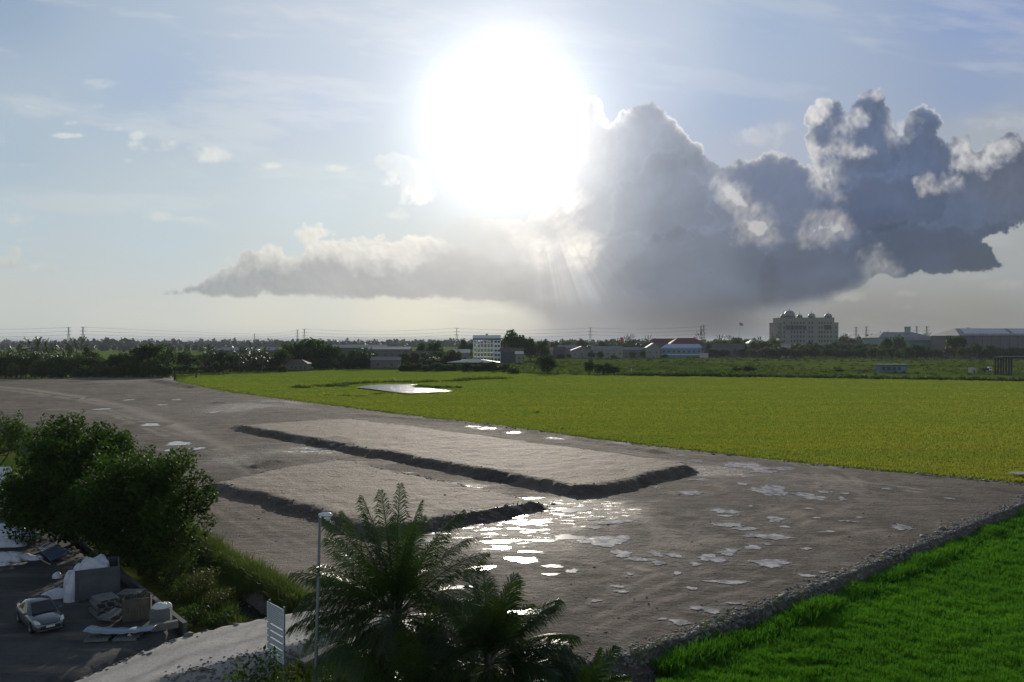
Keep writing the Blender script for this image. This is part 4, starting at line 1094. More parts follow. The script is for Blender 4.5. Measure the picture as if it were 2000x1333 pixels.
plain('house_wall', (0.22, 0.215, 0.21), 0.85, var=.2, sc=.4); plain('blue_band', (0.06, 0.12, 0.28), 0.6); plain('grey_roof', (0.20, 0.205, 0.21), 0.72, 0.0, .3, .2, .2); plain('brown_roof', (0.10, 0.075, 0.06), 0.8, var=.3, sc=.3); plain('red_roof', (0.13, 0.035, 0.030), 0.75, var=.2, sc=.2)
plain('blue_roof', (0.05, 0.17, 0.36), 0.5, var=.15, sc=.2); plain('blue_wall', (0.13, 0.21, 0.27), 0.7, var=.2, sc=.3); plain('pink_wall', (0.42, 0.38, 0.39), 0.8, var=.15); plain('solar_panel', (0.05, 0.06, 0.11), 0.25, 0, .6, .2, .1)
plain('shed_wall', (0.135, 0.125, 0.13), 0.8, var=.2, sc=.15); plain('green_wall', (0.24, 0.29, 0.28), 0.8, var=.15, sc=.2); plain('bright_roof', (0.55, 0.52, 0.46), 0.55, 0.0, .4, .1, .3); plain('pylon_steel', (0.12, 0.125, 0.13), 0.6)
plain('orange_roof', (0.36, 0.22, 0.14), 0.6, var=.2); plain('flag_red', (0.55, 0.03, 0.05), 0.7); plain('flag_white', (0.75, 0.75, 0.75), 0.7); plain('flag_blue', (0.02, 0.04, 0.22), 0.7); plain('flag_yellow', (0.75, 0.55, 0.03), 0.7)
plain('teal_wall', (0.10, 0.17, 0.18), 0.7, var=.2, sc=.3); plain('feather_dark', (0.03, 0.03, 0.032), 0.8); plain('palm_trunk', (0.16, 0.14, 0.12), 0.9, var=.35, sc=3, bump=.4)
plain('dry_frond', (0.20, 0.17, 0.12), 0.8)

# ------------------------------------------------------------------ coconut palms beside the ditch
def near_palm(label, px, py, D, seed, nf, L, zb=-1.1, extra=(), el1=-0.35, lean=0.0, nl=98, ll=1.2, droop=(0.35, 1.3)):
    z = ZW(py, D); x = XW(px, D)
    t = thing('coconut_palm', label, 'palm tree', (x, D, zb), 0, 'young coconut palms by the ditch')
    h = z-zb
    mb = MB(); n = 14
    mb.tube([(lean*(1-(i/n)) ** 2*h, 0, h*i/n-0.1*(i == 0)) for i in range(n+1)], [0.24-0.09*i/n+(0.02 if i % 2 else 0)+(0.12*(1-i/2) if i < 2 else 0) for i in range(n+1)], 10)
    for k in range(9):
        a = k*2.4; mb.tube([(0, 0, h-.35), (math.cos(a)*.22, math.sin(a)*.22, h+.25), (math.cos(a)*.34, math.sin(a)*.34, h+.55)], [.11, .08, .04], 5)
    mb.build('trunk', 'palm_trunk', t, True)
    me = palm_crown(seed, nf, L, nl, 0.037, ll, 1.45, el1, (0, 0, h), [(a, e, l, d) for a, e, l, d in extra], 1.2, 'crown', droop)
    link_mesh('crown', me, 'palm_leaf', t)
    return t
pi = math.pi
near_palm('tallest young coconut palm, upright fronds rising beside the lamp post', 772, 1196, 33, 5, 44, 4.5, extra=[(pi*0.98, 0.66, 3.9, .8), (pi*1.02, 0.36, 4.1, .75), (pi*1.0, .10, 3.6, .6), (pi*.97, .5, 4.0, .9), (.25, 1.15, 5.0, .5), (2.0, 1.25, 5.2, .35), (1.6, 1.35, 5.3, .3), (pi*1.1, 1.15, 5.0, .5), (pi*.8, 1.3, 5.0, .35)], el1=-0.5)
near_palm('second coconut palm, spreading crown between the tall palm and wet mud', 956, 1290, 31, 9, 38, 3.4, extra=[(0.1, .55, 3.6, .8), (-.15, .2, 3.8, .7), (.3, .9, 3.6, .7), (.05, .3, 3.7, .75), (1.8, 1.3, 3.7, .3)], el1=-0.45)
near_palm('small coconut palm at the corner of the green rice field', 1142, 1366, 30, 13, 18, 2.1, el1=-0.2, ll=.7)
near_palm('low dark coconut palm drooping over the culvert bank', 800, 1372, 29.5, 17, 26, 3.6, el1=-0.3)

def dry_frond_mesh(name, az, el, L, dr, seed, base=(0, 0, 0)):
    V = []; F = []; T = []; r = random.Random(seed)
    frond(V, F, T, base, az, el, L, dr, 40, .02, .6, r, .1, 1.1)
    return raw_mesh(name, np.array(V), np.array(F), tone=np.array(T))
x, D = XW(838, 32), 32
o = link_mesh('dry_palm_frond', dry_frond_mesh('dry_palm_frond', 0.15, 1.02, 3.1, 1.25, 4), 'dry_frond')
o.location = (x, D, ZW(1128, D)); tag(o, 'bare greyish dry palm frond sticking up between two palm crowns', 'palm frond')

# ------------------------------------------------------------------ trees and bushes of the yard edge
def near_tree(label, px, D, zt, rx, seed, mat, zlow=1.5, ncl=60, per=150, leaf=0.15, zb=-0.6, name='broadleaf_tree', group=None, cr=(0.15, 0.33), ry=None, extra=()):
    x = XW(px, D); h = zt-zb
    t = thing(name, label, 'tree', (x, D, zb), 0, group)
    rz = (h-zlow)/2; zc = zlow+rz
    limbs(h, rx, 0.05*h*0.55, seed, 8).build('trunk', 'bark', t, True)
    cl = crown_clumps(seed, rx*1.0, rz*0.97, zc, ncl, cr, .62, .25)+[(ex, ey, ez-zb, er, er*.8) for ex, ey, ez, er in extra]
    C, T = clumps(cl, per, seed+1, 1.0, 0.45)
    if ry: C[:, 1] *= ry
    r = np.random.RandomState(seed)
    link_mesh('crown', leaves(C, leaf*r.uniform(.6, 1.35, len(C)), T, 'crown', 0.45, .3, seed), mat, t)
    return t
near_tree('broad dark tree standing over the white sacks, crown joined to its neighbour', 148, 67, 10.0, 4.9, 41, 'leaf_dark', 0.3, 120, 170, .19, extra=[(3.0, -1, 2.2, 1.7), (1.0, -2.5, 2.0, 1.6), (4.2, -.5, 5.5, 1.8), (-1, -3, 3, 1.7), (-3.0, 0, 3.0, 1.6), (2.2, 0, 9.2, 1.4), (-.6, 0, 9.9, 1.3), (-2.6, 0, 8.6, 1.6)])
near_tree('dark leafy tree whose branches reach out over the bare dirt site', 278, 61, 8.8, 4.6, 43, 'leaf_dark', 0.0, 110, 170, .18, extra=[(-3.4, -.5, 4.5, 1.8), (0, -3, 1.6, 1.5), (2.0, -2, 1.2, 1.5), (4.6, -1, 4.6, 1.0), (4.2, 0, 6.2, 1.2), (4.9, 0, 3.2, .8), (3.0, 0, 7.9, 1.3), (5.2, 0, 5.4, .7), (4.2, 0, 2.2, .8), (-2.6, -1, 3.2, 1.6), (-1.5, -2, 1.5, 1.6)])
near_tree('lighter yellowish green tree at the picture edge behind the dark crowns', -4, 94, 9.0, 3.9, 45, 'leaf_mid', 2.6, 50, 110, .17, extra=[(-3, 0, 7, 2), (2.6, 0, 5.6, 1.4)])
near_tree('dark tree filling the gap behind the broad tree over the white sacks', 118, 84, 7.6, 4.2, 47, 'leaf_dark', 0.2, 60, 120, .16)
near_tree('small dark tree hanging over the parked white cars', 106, 72, 6.2, 3.2, 46, 'leaf_dark', 0.2, 50, 130, .15)
def bush(label, px, py, D, rx, h, mat, seed, name='leafy_bush', zb=-1.1, per=170, leaf=.10, group=None, x=None):
    X_ = XW(px, D) if x is None else x
    t = thing(name, label, 'bush', (X_, D, zb), 0, group)
    mb = MB(); r = random.Random(seed)
    for k in range(7):
        a = k*2.4; mb.tube([(0, 0, -.2), (math.cos(a)*rx*.3, math.sin(a)*rx*.3, h*.45), (math.cos(a)*rx*.6, math.sin(a)*rx*.6, h*r.uniform(.6, .9))], [.05, .035, .012], 5)
    mb.build('stem', 'bark', t)
    cl = [(rx*.6*math.cos(i*2.4)*math.sqrt(r.random()), rx*.6*math.sin(i*2.4)*math.sqrt(r.random()), h*r.uniform(.2, .8), rx*r.uniform(.28, .5), h*r.uniform(.14, .26)) for i in range(16)]
    C, T = clumps(cl, per, seed, 1.05, .35); C[:, 2] = np.maximum(C[:, 2], .03)
    rr = np.random.RandomState(seed)
    link_mesh('crown', leaves(C, leaf*rr.uniform(.6, 1.4, len(C)), T, 'crown', .42, .2, seed), mat, t)
    return t
bush('glossy leafy bush growing up in front of the signboard', 500, 0, 34.5, 1.75, 5.1, 'leaf_mid', 61, zb=-1.2, leaf=.13, per=190)
bush('low bright bush at the foot of the lamp post', 655, 0, 41, 1.5, 1.3, 'leaf_mid', 62, leaf=.09)
bush('small bush between the lamp post and the signboard braces', 592, 0, 39.5, 1.1, 1.3, 'leaf_mid', 63, leaf=.09)
for k, (px, D, rx, h, m, lb) in enumerate([(345, 59.5, 1.9, 3.2, 'leaf_mid', 'tall bush on the ditch bank under the overhanging dark tree'), (392, 56, 1.5, 2.2, 'leaf_olive', 'olive bush half way along the ditch bank'),
                                         (430, 53.5, 1.2, 1.7, 'leaf_olive', 'ragged bush with twiggy top beside the ditch water'), (452, 51.3, 0.8, 1.0, 'leaf_mid', 'bright green bush where the ditch meets the road'),
                                         (380, 51.0, 1.3, 1.3, 'leaf_dark', 'dark bush behind the road edge near the concrete blocks'), (425, 50.2, 1.1, 1.1, 'leaf_mid', 'low creeping bush on the stones of the road edge'),
                                         (300, 61, 1.9, 3.0, 'leaf_dark', 'dark bush behind the waste bin'), (340, 55, 1.4, 1.9, 'leaf_dark', 'dark bush behind the timber crate')]):
    bush(lb, px, 0, D, rx, h, m, 70+k, per=190, leaf=.085)
bush('dark bush beside the small palm at the embankment foot', 1075, 0, 36.5, 1.1, 1.7, 'leaf_dark', 90)
bush('shaggy bush under the fronds of the spreading palm', 985, 0, 37.5, 1.4, 1.6, 'leaf_dark', 91)
bush('dark bush at the stone headwall of the culvert', 742, 0, 41.5, 1.0, 1.3, 'leaf_dark', 92)

# ------------------------------------------------------------------ street lamp and signboard
x, D = XW(612.5, 31), 31
t = thing('street_lamp', 'slim grey lamp post with one cobra head above the dirt road', 'street lamp', (XW(609.5, 31), D, -1.2))
t.rotation_euler = (0, rad(1.55), 0); t.scale = (.87, .87, 1.113)
mb = MB(); mb.tube([(0, 0, 0), (0, 0, .5), (0, 0, 5.4), (0, 0, 10.2)], [.11, .105, .082, .055], 10); mb.tube([(0, 0, 0), (0, 0, .35)], [.17, .15], 10)
mb.build('pole', 'galvanised', t, True)
mb = MB(); mb.cbox((0, 0, 5.75), (.24, .24, .035)); mb.build('collar', 'galvanised', t)
mb = MB(); mb.cbox((.27, 0, 6.36), (.4, .02, .02)); mb.build('bracket', 'galvanised', t)
h = MB(); n = 12
prof = [(-.06, .055, .05), (.02, .085, .075), (.16, .12, .10), (.34, .135, .11), (.48, .12, .09), (.56, .06, .045)]
for X_, a, b in prof:
    for k in range(n):
        q = 2*pi*k/n; h.v.append((X_, a*math.cos(q), 10.22+b*max(-.35, math.sin(q))+.05))
for i in range(len(prof)-1):
    for k in range(n): h.f.append((i*n+k, (i+1)*n+k, (i+1)*n+(k+1) % n, i*n+(k+1) % n))
h.f.append(tuple(range(n))); h.f.append(tuple((len(prof)-1)*n+k for k in range(n))[::-1])
head = h.build('lamp_head', 'white_paint', t, True)
mb = MB(); mb.lathe([(.02, -.13), (.08, -.12), (.115, -.06), (.12, 0.02)], 14, (.36, 0, 10.2)); mb.build('lamp_bowl', 'lamp_glass', head, True)

sx0, sd0 = XW(522, 38.0), 38.0; sx1, sd1 = XW(555, 36.75), 36.75
t = thing('signboard', 'tall pale blue signboard of stacked panels standing beside the dirt road', 'sign', (sx0, sd0, -1.2), math.atan2(sd1-sd0, sx1-sx0))
W_s = math.dist((sx0, sd0), (sx1, sd1)); zt = ZW(1175, 38.0)+1.2
for X_ in (.12, W_s-.12):
    mb = MB(); mb.box(X_-.04, X_+.04, .02, .10, -.2, zt+.10); mb.build('post', 'galvanised', t)
z = zt
for k, hgt in enumerate((.92, .26, .26, .26, .26, .26)):
    mb = MB(); mb.box(0, W_s, -.02, .015, z-hgt, z); pn = mb.build('panel', 'sign_panel', t)
    mb = MB(); rr = random.Random(k)
    rows = 9 if k == 0 else 2
    for q in range(rows):
        zz_ = z-hgt*(q+.6)/(rows+.2); X_ = .14
        while X_ < W_s-.25-(.25 if k == 0 and q % 3 == 2 else 0):
            w_ = rr.uniform(.06, .20); mb.box(X_, min(W_s-.1, X_+w_), -.024, -.0205, zz_-.012, zz_+.022); X_ += w_+.045
    mb.build('lettering', 'sign_ink', pn)
    mb = MB(); mb.box(-.005, W_s+.005, -.026, -.021, z-hgt+.003, z-hgt+.03); mb.build('edge_trim', 'white_board', pn)
    z -= hgt+.06
for X_ in (W_s-.1, .15):
    mb = MB(); mb.tube([(X_, .10, 2.9), (X_, 1.55, -.1)], .04, 8); mb.build('brace', 'black_steel', t)

# ------------------------------------------------------------------ culvert
hx, hy = -9.0, 44.6
t = thing('culvert', 'rubble stone culvert with a dark arched opening under the dirt road', 'culvert', (hx, hy, -1.2), math.atan2(2.7, 2.9))
mb = MB(); r0, r1 = .78, .78; n = 12
arch = [(r0*math.cos(pi*k/n), .18+r0*math.sin(pi*k/n)) for k in range(n+1)]
outer = [(3.0, -.2), (3.0, 1.15), (1.4, 1.42), (0, 1.46), (-1.4, 1.42), (-3.0, 1.1), (-3.0, -.2)]
for yy_, flip in ((-.28, 0), (.3, 1)):
    pass
pts2 = outer+[(-r0, -.2)]+[p for p in arch[::-1]]+[(r0, -.2)]
mb.add([(a, -.28, b) for a, b in pts2]+[(a, .3, b) for a, b in pts2], [])
ns = len(pts2); bmq = bmesh.new()
vs = [bmq.verts.new((a, -.28, b)) for a, b in pts2]; f_ = bmq.faces.new(vs)
bmesh.ops.triangulate(bmq, faces=[f_])
ex = bmesh.ops.extrude_face_region(bmq, geom=bmq.faces[:]); bmesh.ops.translate(bmq, verts=[v for v in ex['geom'] if isinstance(v, bmesh.types.BMVert)], vec=(0, .58, 0))
bmesh.ops.recalc_face_normals(bmq, faces=bmq.faces)
me = bpy.data.meshes.new('headwall'); bmq.to_mesh(me); bmq.free()
link_mesh('headwall', me, 'rubble_stone', t)
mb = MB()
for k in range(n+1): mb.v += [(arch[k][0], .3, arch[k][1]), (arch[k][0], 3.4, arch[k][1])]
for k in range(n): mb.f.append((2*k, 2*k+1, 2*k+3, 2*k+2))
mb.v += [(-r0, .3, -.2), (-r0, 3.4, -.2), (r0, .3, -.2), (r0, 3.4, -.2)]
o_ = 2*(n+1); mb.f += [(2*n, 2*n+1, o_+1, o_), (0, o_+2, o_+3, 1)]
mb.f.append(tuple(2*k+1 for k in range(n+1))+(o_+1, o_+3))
mb.build('barrel', 'culvert_shade', t)  # barrel painted near-black for the shade inside the opening

# ------------------------------------------------------------------ cars
def car(label, loc, rotz, matb, suv=False):
    t = thing('parked_car', label, 'car', loc, rotz)
    st = [(-2.2, .66, .42, .86), (-2.12, .76, .30, .96), (-1.7, .84, .22, 1.0), (-1.0, .855, .19, .97), (0, .86, .18, .93), (.9, .855, .18, .92), (1.35, .84, .20, .89), (1.75, .81, .22, .80), (2.05, .74, .24, .70), (2.18, .60, .32, .58)]
    dz = .12 if suv else 0
    b = MB(); sec = 0
    for X_, w, z0, z1 in st:
        z1 += dz; zm = z0+(z1-z0)*.55
        ring = [(-w*.9, z0), (-w*.985, z0+.1), (-w, zm), (-w*.955, z1-.09), (-w*.84, z1-.015), (-w*.4, z1+.025), (0, z1+.035)]
        ring = ring+[(-a, q) for a, q in ring[-2::-1]]
        sec = len(ring); b.v += [(X_, a, q) for a, q in ring]
    for i in range(len(st)-1):
        for k in range(sec-1): b.f.append((i*sec+k, i*sec+k+1, (i+1)*sec+k+1, (i+1)*sec+k))
        b.f.append((i*sec+sec-1, i*sec, (i+1)*sec, (i+1)*sec+sec-1))
    b.f.append(tuple(range(sec))[::-1]); b.f.append(tuple((len(st)-1)*sec+k for k in range(sec)))
    body = b.build('body', matb, t, True)
    g = MB(); zr = 1.46+dz*1.6; zb_ = .92+dz
    xb, xf, xr0, xr1 = (-2.0, 1.05, -1.55, .15) if suv else (-1.75, 1.08, -.98, .12)
    base = [(xb, -.66, zb_), (xb+.35, -.80, zb_), (-.2, -.81, zb_), (xf-.3, -.79, zb_), (xf, -.62, zb_)]
    roof = [(xr0, -.46, zr-.06), (xr0+.18, -.57, zr-.03), (-.4, -.60, zr), (xr1-.15, -.585, zr-.02), (xr1, -.48, zr-.05)]
    ringb = base+[(a, -q, c) for a, q, c in base[::-1]]; ringr = roof+[(a, -q, c) for a, q, c in roof[::-1]]
    g.v = ringb+ringr+[(-.4, 0, zr+.045)]; n = 10
    for k in range(n): g.f.append((k, (k+1) % n, n+(k+1) % n, n+k))
    for k in range(n): g.f.append((n+k, n+(k+1) % n, 2*n))
    g.build('cabin', matb, t, True)
    def pane(nm, q, out, mat='dark_glass', sh=.9):
        P = [Vector(p) for p in q]; c = sum(P, Vector())/4; o = Vector(out)
        P = [c+(p-c)*sh+o for p in P]; m_ = MB(); m_.add([tuple(p) for p in P]+[tuple(p-o*1.8) for p in P], [(0, 1, 2, 3), (7, 6, 5, 4)]+[(k, k+4, (k+1) % 4+4, (k+1) % 4) for k in range(4)]); return m_.build(nm, mat, t)
    pane('windscreen', [(xf+.02, -.70, zb_+.03), (xf+.02, .70, zb_+.03), (xr1+.02, .54, zr-.05), (xr1+.02, -.54, zr-.05)], (.03, 0, .035), sh=.95)
    pane('rear_window', [(xb-.02, .66, zb_+.05), (xb-.02, -.66, zb_+.05), (xr0, -.5, zr-.07), (xr0, .5, zr-.07)], (-.035, 0, .035), sh=.92)
    for s in (-1, 1):
        pane('side_window', [(-.45, s*.81, zb_+.06), (xf-.42, s*.80, zb_+.06), (xr1-.2, s*.60, zr-.08), (-.42, s*.61, zr-.06)], (0, s*.012, .006))
        pane('side_window', [(xb+.55, s*.80, zb_+.06), (-.52, s*.81, zb_+.06), (-.5, s*.61, zr-.06), (xr0+.25, s*.58, zr-.08)], (0, s*.012, .006))
        m_ = MB(); m_.add([(2.17, s*.50, .60+dz), (2.06, s*.735, .64+dz), (1.72, s*.79, .80+dz), (1.84, s*.66, .82+dz), (2.10, s*.50, .71+dz)], [(0, 1, 2, 3, 4)] if s > 0 else [(4, 3, 2, 1, 0)])
        for i in range(5): v = m_.v[i]; m_.v[i] = (v[0]+.025, v[1]+s*.02, v[2]+.02)
        hd = m_.build('headlight', 'lamp_glass', t)
        m_ = MB(); m_.cbox((-2.15, s*.62, .84+dz), (.12, .26, .16), s*.35); m_.build('tail_light', 'red_lens', t, bevel=.02)
        m_ = MB(); m_.cbox((xf-.42, s*.93, zb_+.07), (.12, .2, .13)); m_.build('wing_mirror', matb, t, bevel=.03)
        for X_ in (1.32, -1.28):
            wh = bpy.data.objects.new('wheel', None); COL.objects.link(wh); wh.parent = t; wh.location = (X_, s*.78, .31)
            ty = MB(); n = 20
            prof = [(.19, -.09), (.29, -.1), (.315, -.07), (.315, .07), (.29, .1), (.19, .09)]
            for rr_, yy_ in prof: ty.v += [(rr_*math.cos(2*pi*k/n), yy_*(1 if s > 0 else -1), rr_*math.sin(2*pi*k/n)) for k in range(n)]
            for i in range(5):
                for k in range(n): ty.f.append((i*n+k, i*n+(k+1) % n, (i+1)*n+(k+1) % n, (i+1)*n+k))
            ty.build('tyre', 'tyre_rubber', wh, True)
            ri = MB(); ri.v = [(0, s*.075, 0)]+[(.2*math.cos(2*pi*k/10), s*.085, .2*math.sin(2*pi*k/10)) for k in range(10)]; ri.f = [(0, 1+k, 1+(k+1) % 10) for k in range(10)]
            for k in range(5): ri.cbox((.11*math.cos(k*1.2566), s*.09, .11*math.sin(k*1.2566)), (.17, .02, .05), 0, 0, -k*1.2566)
            ri.build('rim', 'alloy', wh)
            ar = MB(); n2 = 12
            ar.v = [(X_+.37*math.cos(pi*k/n2), s*.868, .30+.37*math.sin(pi*k/n2)) for k in range(n2+1)]+[(X_, s*.868, .25)]
            ar.f = [(k, k+1, n2+1) for k in range(n2)]; ar.build('wheel_arch', 'black_plastic', t)
    m_ = MB(); m_.cbox((2.155, 0, .40), (.10, 1.0, .20), 0, 0, .1); m_.cbox((2.17, 0, .60+dz), (.06, .8, .05)); m_.build('grille', 'black_plastic', t, bevel=.015)
    m_ = MB(); m_.cbox((2.215, 0, .45), (.015, .46, .11)); m_.build('number_plate', 'plate_white', t)
    m_ = MB(); m_.cbox((2.10, 0, .25), (.2, 1.35, .06)); m_.build('bumper_lip', matb, t, bevel=.02)
    return t
car('silver grey sedan parked alone in the shaded yard beside the waste bin', (-28.4, 47.9, -.02), rad(-45), 'silver_paint')
car('white car parked at the edge of the trees, closer to the white sacks', (XW(9, 77)-1.3, 77.6, 0), rad(-3), 'white_paint')
car('white car parked on the far side of the other white car', (XW(16, 81.6)-1.1, 82.2, 0), rad(-2), 'white_paint', True)

# ------------------------------------------------------------------ things lying in the yard
def bag_mesh(name, lumps, seed, wrinkle=.08, n=9000):
    """crumpled sheeting: a skin laid over a heap of lumps"""
    xs = [l[0]-l[3] for l in lumps]+[l[0]+l[3] for l in lumps]; ys = [l[1]-l[4] for l in lumps]+[l[1]+l[4] for l in lumps]
    x0, x1, y0, y1 = min(xs)-.15, max(xs)+.15, min(ys)-.15, max(ys)+.15
    k = int(math.sqrt(n)); X, Y = np.meshgrid(np.linspace(x0, x1, k), np.linspace(y0, y1, k))
    Z = np.full(X.shape, -.05)
    for (cx, cy, cz, rx, ry, rz) in lumps:
        q = 1-((X-cx)/rx)**2-((Y-cy)/ry)**2
        Z = np.where(q > -0.15, np.maximum(Z, cz+rz*np.sqrt(np.clip(q, 0, 1))+np.clip(q, -.15, 0)*2), Z)
    w = pnoise(X, Y, .45, seed, 4)*2
    Z = Z+np.where(Z > 0, wrinkle*(1.6*w+3.0*np.abs(pnoise(X+w*.3, Y, .34, seed+3, 4))-1.2*np.abs(pnoise(X, Y+w*.3, .7, seed+9, 3))), 0)
    V = np.column_stack([X.ravel(), Y.ravel(), Z.ravel()]); idx = np.arange(k*k).reshape(k, k)
    F = np.column_stack([idx[:-1, :-1].ravel(), idx[:-1, 1:].ravel(), idx[1:, 1:].ravel(), idx[1:, :-1].ravel()])
    keep = (Z.ravel()[F] > -.02).any(1)
    return raw_mesh(name, V, F[keep])
def heap(name, label, cat, loc, lumps, seed, rotz=0, mat='plastic_sheet', wr=.08, group=None):
    o = link_mesh(name, bag_mesh(name, lumps, seed, wr), mat, None, True); o.location = loc; o.rotation_euler = (0, 0, rotz)
    return tag(o, label, cat, group)
R2 = random.Random(4); BR = rad(27); bl = Vector((-28.5, 52.0, 0)); ub = Vector((math.cos(BR), math.sin(BR), 0)); vb = Vector((-math.sin(BR), math.cos(BR), 0))
t = thing('waste_bin', 'big grey open topped waste bin overflowing with white sheeting', 'waste bin', tuple(bl), BR)
for nm, a in (('side_wall', (0, 2.6, 0, .10)), ('side_wall', (0, 2.6, 2.75, 2.85)), ('end_wall', (2.5, 2.6, .102, 2.748)), ('end_wall', (0, .1, .102, 1.2))):
    mb = MB(); mb.box(*a, 0.02, 1.95 if nm == 'side_wall' or a[0] > 1 else 1.0); mb.build(nm, 'dark_concrete', t, bevel=.012)
mb = MB(); mb.box(-.04, 2.64, -.05, -.001, 1.88, 2.0); mb.box(-.02, .06, -.04, -.001, .02, 1.879); mb.box(2.54, 2.62, -.04, -.001, .02, 1.879); mb.build('rim_rail', 'dark_concrete', t)
c = bl+ub*.75+vb*1.5
heap('plastic_sheeting', 'crumpled white plastic sheeting piled high in the waste bin', 'plastic sheeting', tuple(c), [(R2.uniform(-.5, .8), R2.uniform(-.9, 1.0), R2.uniform(1.3, 2.0), R2.uniform(.3, .6), R2.uniform(.3, .6), R2.uniform(.35, .6)) for _ in range(18)]+[(R2.uniform(-1.15, -.65), R2.uniform(-1.1, .9), R2.uniform(.2, 1.2), R2.uniform(.3, .5), R2.uniform(.3, .5), R2.uniform(.4, .7)) for _ in range(16)]+[(-.95, -.9, 0, .5, .55, .7), (-.8, 0, 0, .5, .9, 1.0)], 5, BR, wr=.13)
heap('plastic_sack', 'white stuffed sack lying on the ground between silver car and waste bin', 'sack', (-30.15, 53.0, 0), [(0, 0, 0, .95, .42, .55), (-.6, -.1, 0, .5, .35, .4), (.7, .15, 0, .45, .4, .6)], 8, rad(22))
heap('plastic_scrap', 'small white plastic scrap behind the waste bin', 'plastic scrap', (*G(112, 1128), 0), [(0, 0, 0, .35, .25, .4)], 9)
heap('sack_pile', 'long pile of white sacks between the blue sheet and the yard edge', 'sacks', (*G(18, 1094), 0), [(0, 0, 0, 1.3, .6, .65), (-1.0, .1, 0, .8, .6, .5), (1.2, .1, 0, .8, .45, .4), (1.9, 0, 0, .6, .4, .25)], 10, .1)
heap('plastic_scrap', 'white torn plastic scrap in front of the long sack pile', 'plastic scrap', (*G(32, 1098), 0), [(0, 0, 0, .35, .2, .45)], 12)
heap('plastic_scrap', 'flat torn white plastic lying at the picture edge', 'plastic scrap', (*G(5, 1104), 0), [(0, 0, 0, .6, .3, .18)], 13)
heap('sack_pile', 'tall pile of white sheeting beside the black metal rack', 'sacks', (*G(12, 1050), 0), [(0, 0, 0, 1.6, .9, 1.2), (1.1, -.2, 0, .8, .7, 1.0), (-1.2, 0, 0, 1, .8, .8)], 14)
heap('sack_pile', 'lower pile of white sacks in front of the tall pile', 'sacks', (*G(8, 1066), 0), [(0, 0, 0, 1.5, .6, .7), (1.1, 0, 0, .7, .5, .4)], 15)
heap('sack_pile', 'white sacks stored inside the black metal rack', 'sacks', (*G(52, 1055), .1), [(0, 0, 0, .9, .6, .7), (.8, .2, 0, .5, .5, .5)], 16)
mb = MB(); mb.cbox((*G(33, 1103), .03), (1.3, .7, .03), .2); o = tag(mb.build('cardboard_sheet', 'cardboard'), 'flat pale cardboard sheet lying in front of the sack pile', 'cardboard')
mb = MB(); mb.cbox((*G(28, 1024), .3), (.25, 1.6, .05), -.5, .2); tag(mb.build('plank', 'white_board'), 'short pale plank leaning behind the tall sack pile', 'plank')
mb = MB(); p = G(44, 1030); mb.tube([(p[0]+.45*math.cos(a*.42), p[1], .5+.45*math.sin(a*.42)) for a in range(7, 14)], .07, 8); tag(mb.build('curved_pipe', 'white_board'), 'curved white pipe behind the black rack', 'pipe')
rx_, ry_ = G(30, 1068)
t = thing('metal_rack', 'black metal rack frame holding white sacks', 'rack', (rx_, ry_, 0), .05)
for a in (0, 1.55):
    for b in (0, 1.0):
        mb = MB(); mb.tube([(a, b, 0), (a, b, 1.25)], .035, 6); mb.build('upright', 'black_steel', t)
mb = MB()
for z_ in (.35, .8, 1.2):
    for b in (0, 1.0): mb.tube([(0, b, z_), (1.55, b, z_)], .025, 6)
    for a in (0, 1.55): mb.tube([(a, 0, z_), (a, 1.0, z_)], .025, 6)
mb.build('rail', 'black_steel', t)
q = [Vector((*G(px, py), .25)) for px, py in ((70, 1079), (103, 1067), (140, 1087), (99, 1104))]
mb = MB(); nn = 22
for i in range(nn+1):
    for j in (0, 1):
        a = q[0].lerp(q[1], i/nn) if j == 0 else q[3].lerp(q[2], i/nn); mb.v.append((a.x, a.y, .28+.045*(i % 2)+(.0 if j else .12)))
for i in range(nn): mb.f.append((2*i, 2*i+1, 2*i+3, 2*i+2))
o = mb.build('roofing_sheet', 'blue_sheet'); tag(o, 'dark blue corrugated roofing sheet lying in the yard', 'roofing sheet')
mod = o.modifiers.new('thickness', 'SOLIDIFY'); mod.thickness = .05
mb = MB(); a, b = G(72, 1092), G(98, 1106); mb.tube([(a[0], a[1], .1), (b[0], b[1], .1)], .05, 6); tag(mb.build('pipe', 'cardboard'), 'thin pale pipe lying beside the blue roofing sheet', 'pipe')

def pallet_mesh(slats=7):
    mb = MB()
    for i in range(slats): mb.box(-.6+i*1.2/slats+.012, -.6+(i+1)*1.2/slats-.03, -.5, .5, .115, .14)
    for y in (-.46, 0, .46):
        mb.box(-.6, .6, y-.045, y+.045, .022, .113); mb.box(-.6, .6, y-.05, y+.05, 0, .02)
    return mb.mesh('wooden_pallet')
pm = pallet_mesh(); pm.materials.append(M['pallet_wood'])
def pallet(x, y, z, rz, label, tilt=(0, 0), sc=1.0, group=None):
    o = bpy.data.objects.new('wooden_pallet', pm); COL.objects.link(o); o.location = (x, y, z); o.rotation_euler = (tilt[0], tilt[1], rz); o.scale = (sc*1.2, sc*1.2, sc)
    return tag(o, label, 'pallet', group)
R2 = random.Random(4)
for k in range(6):
    pallet(-25.55+R2.uniform(-.12, .12)*(k < 5), 50.0+R2.uniform(-.12, .12), .0+k*.16, rad(-45)+R2.uniform(-.15, .15)*(k < 5), 'topmost grey pallet on the tall stack by the waste bin' if k == 5 else 'weathered pallet inside the tall stack by the waste bin', group=None if k == 5 else 'pallets in the tall stack', tilt=(0, .03*(k == 5)))
for k in range(4): pallet(-25.0+.03*k, 52.1, k*.16, rad(-10+3*k), 'topmost pallet of the low stack behind the tall pallet stack' if k == 3 else 'pallet in the low stack behind the tall pallet stack', group=None if k == 3 else 'pallets in the low stack')
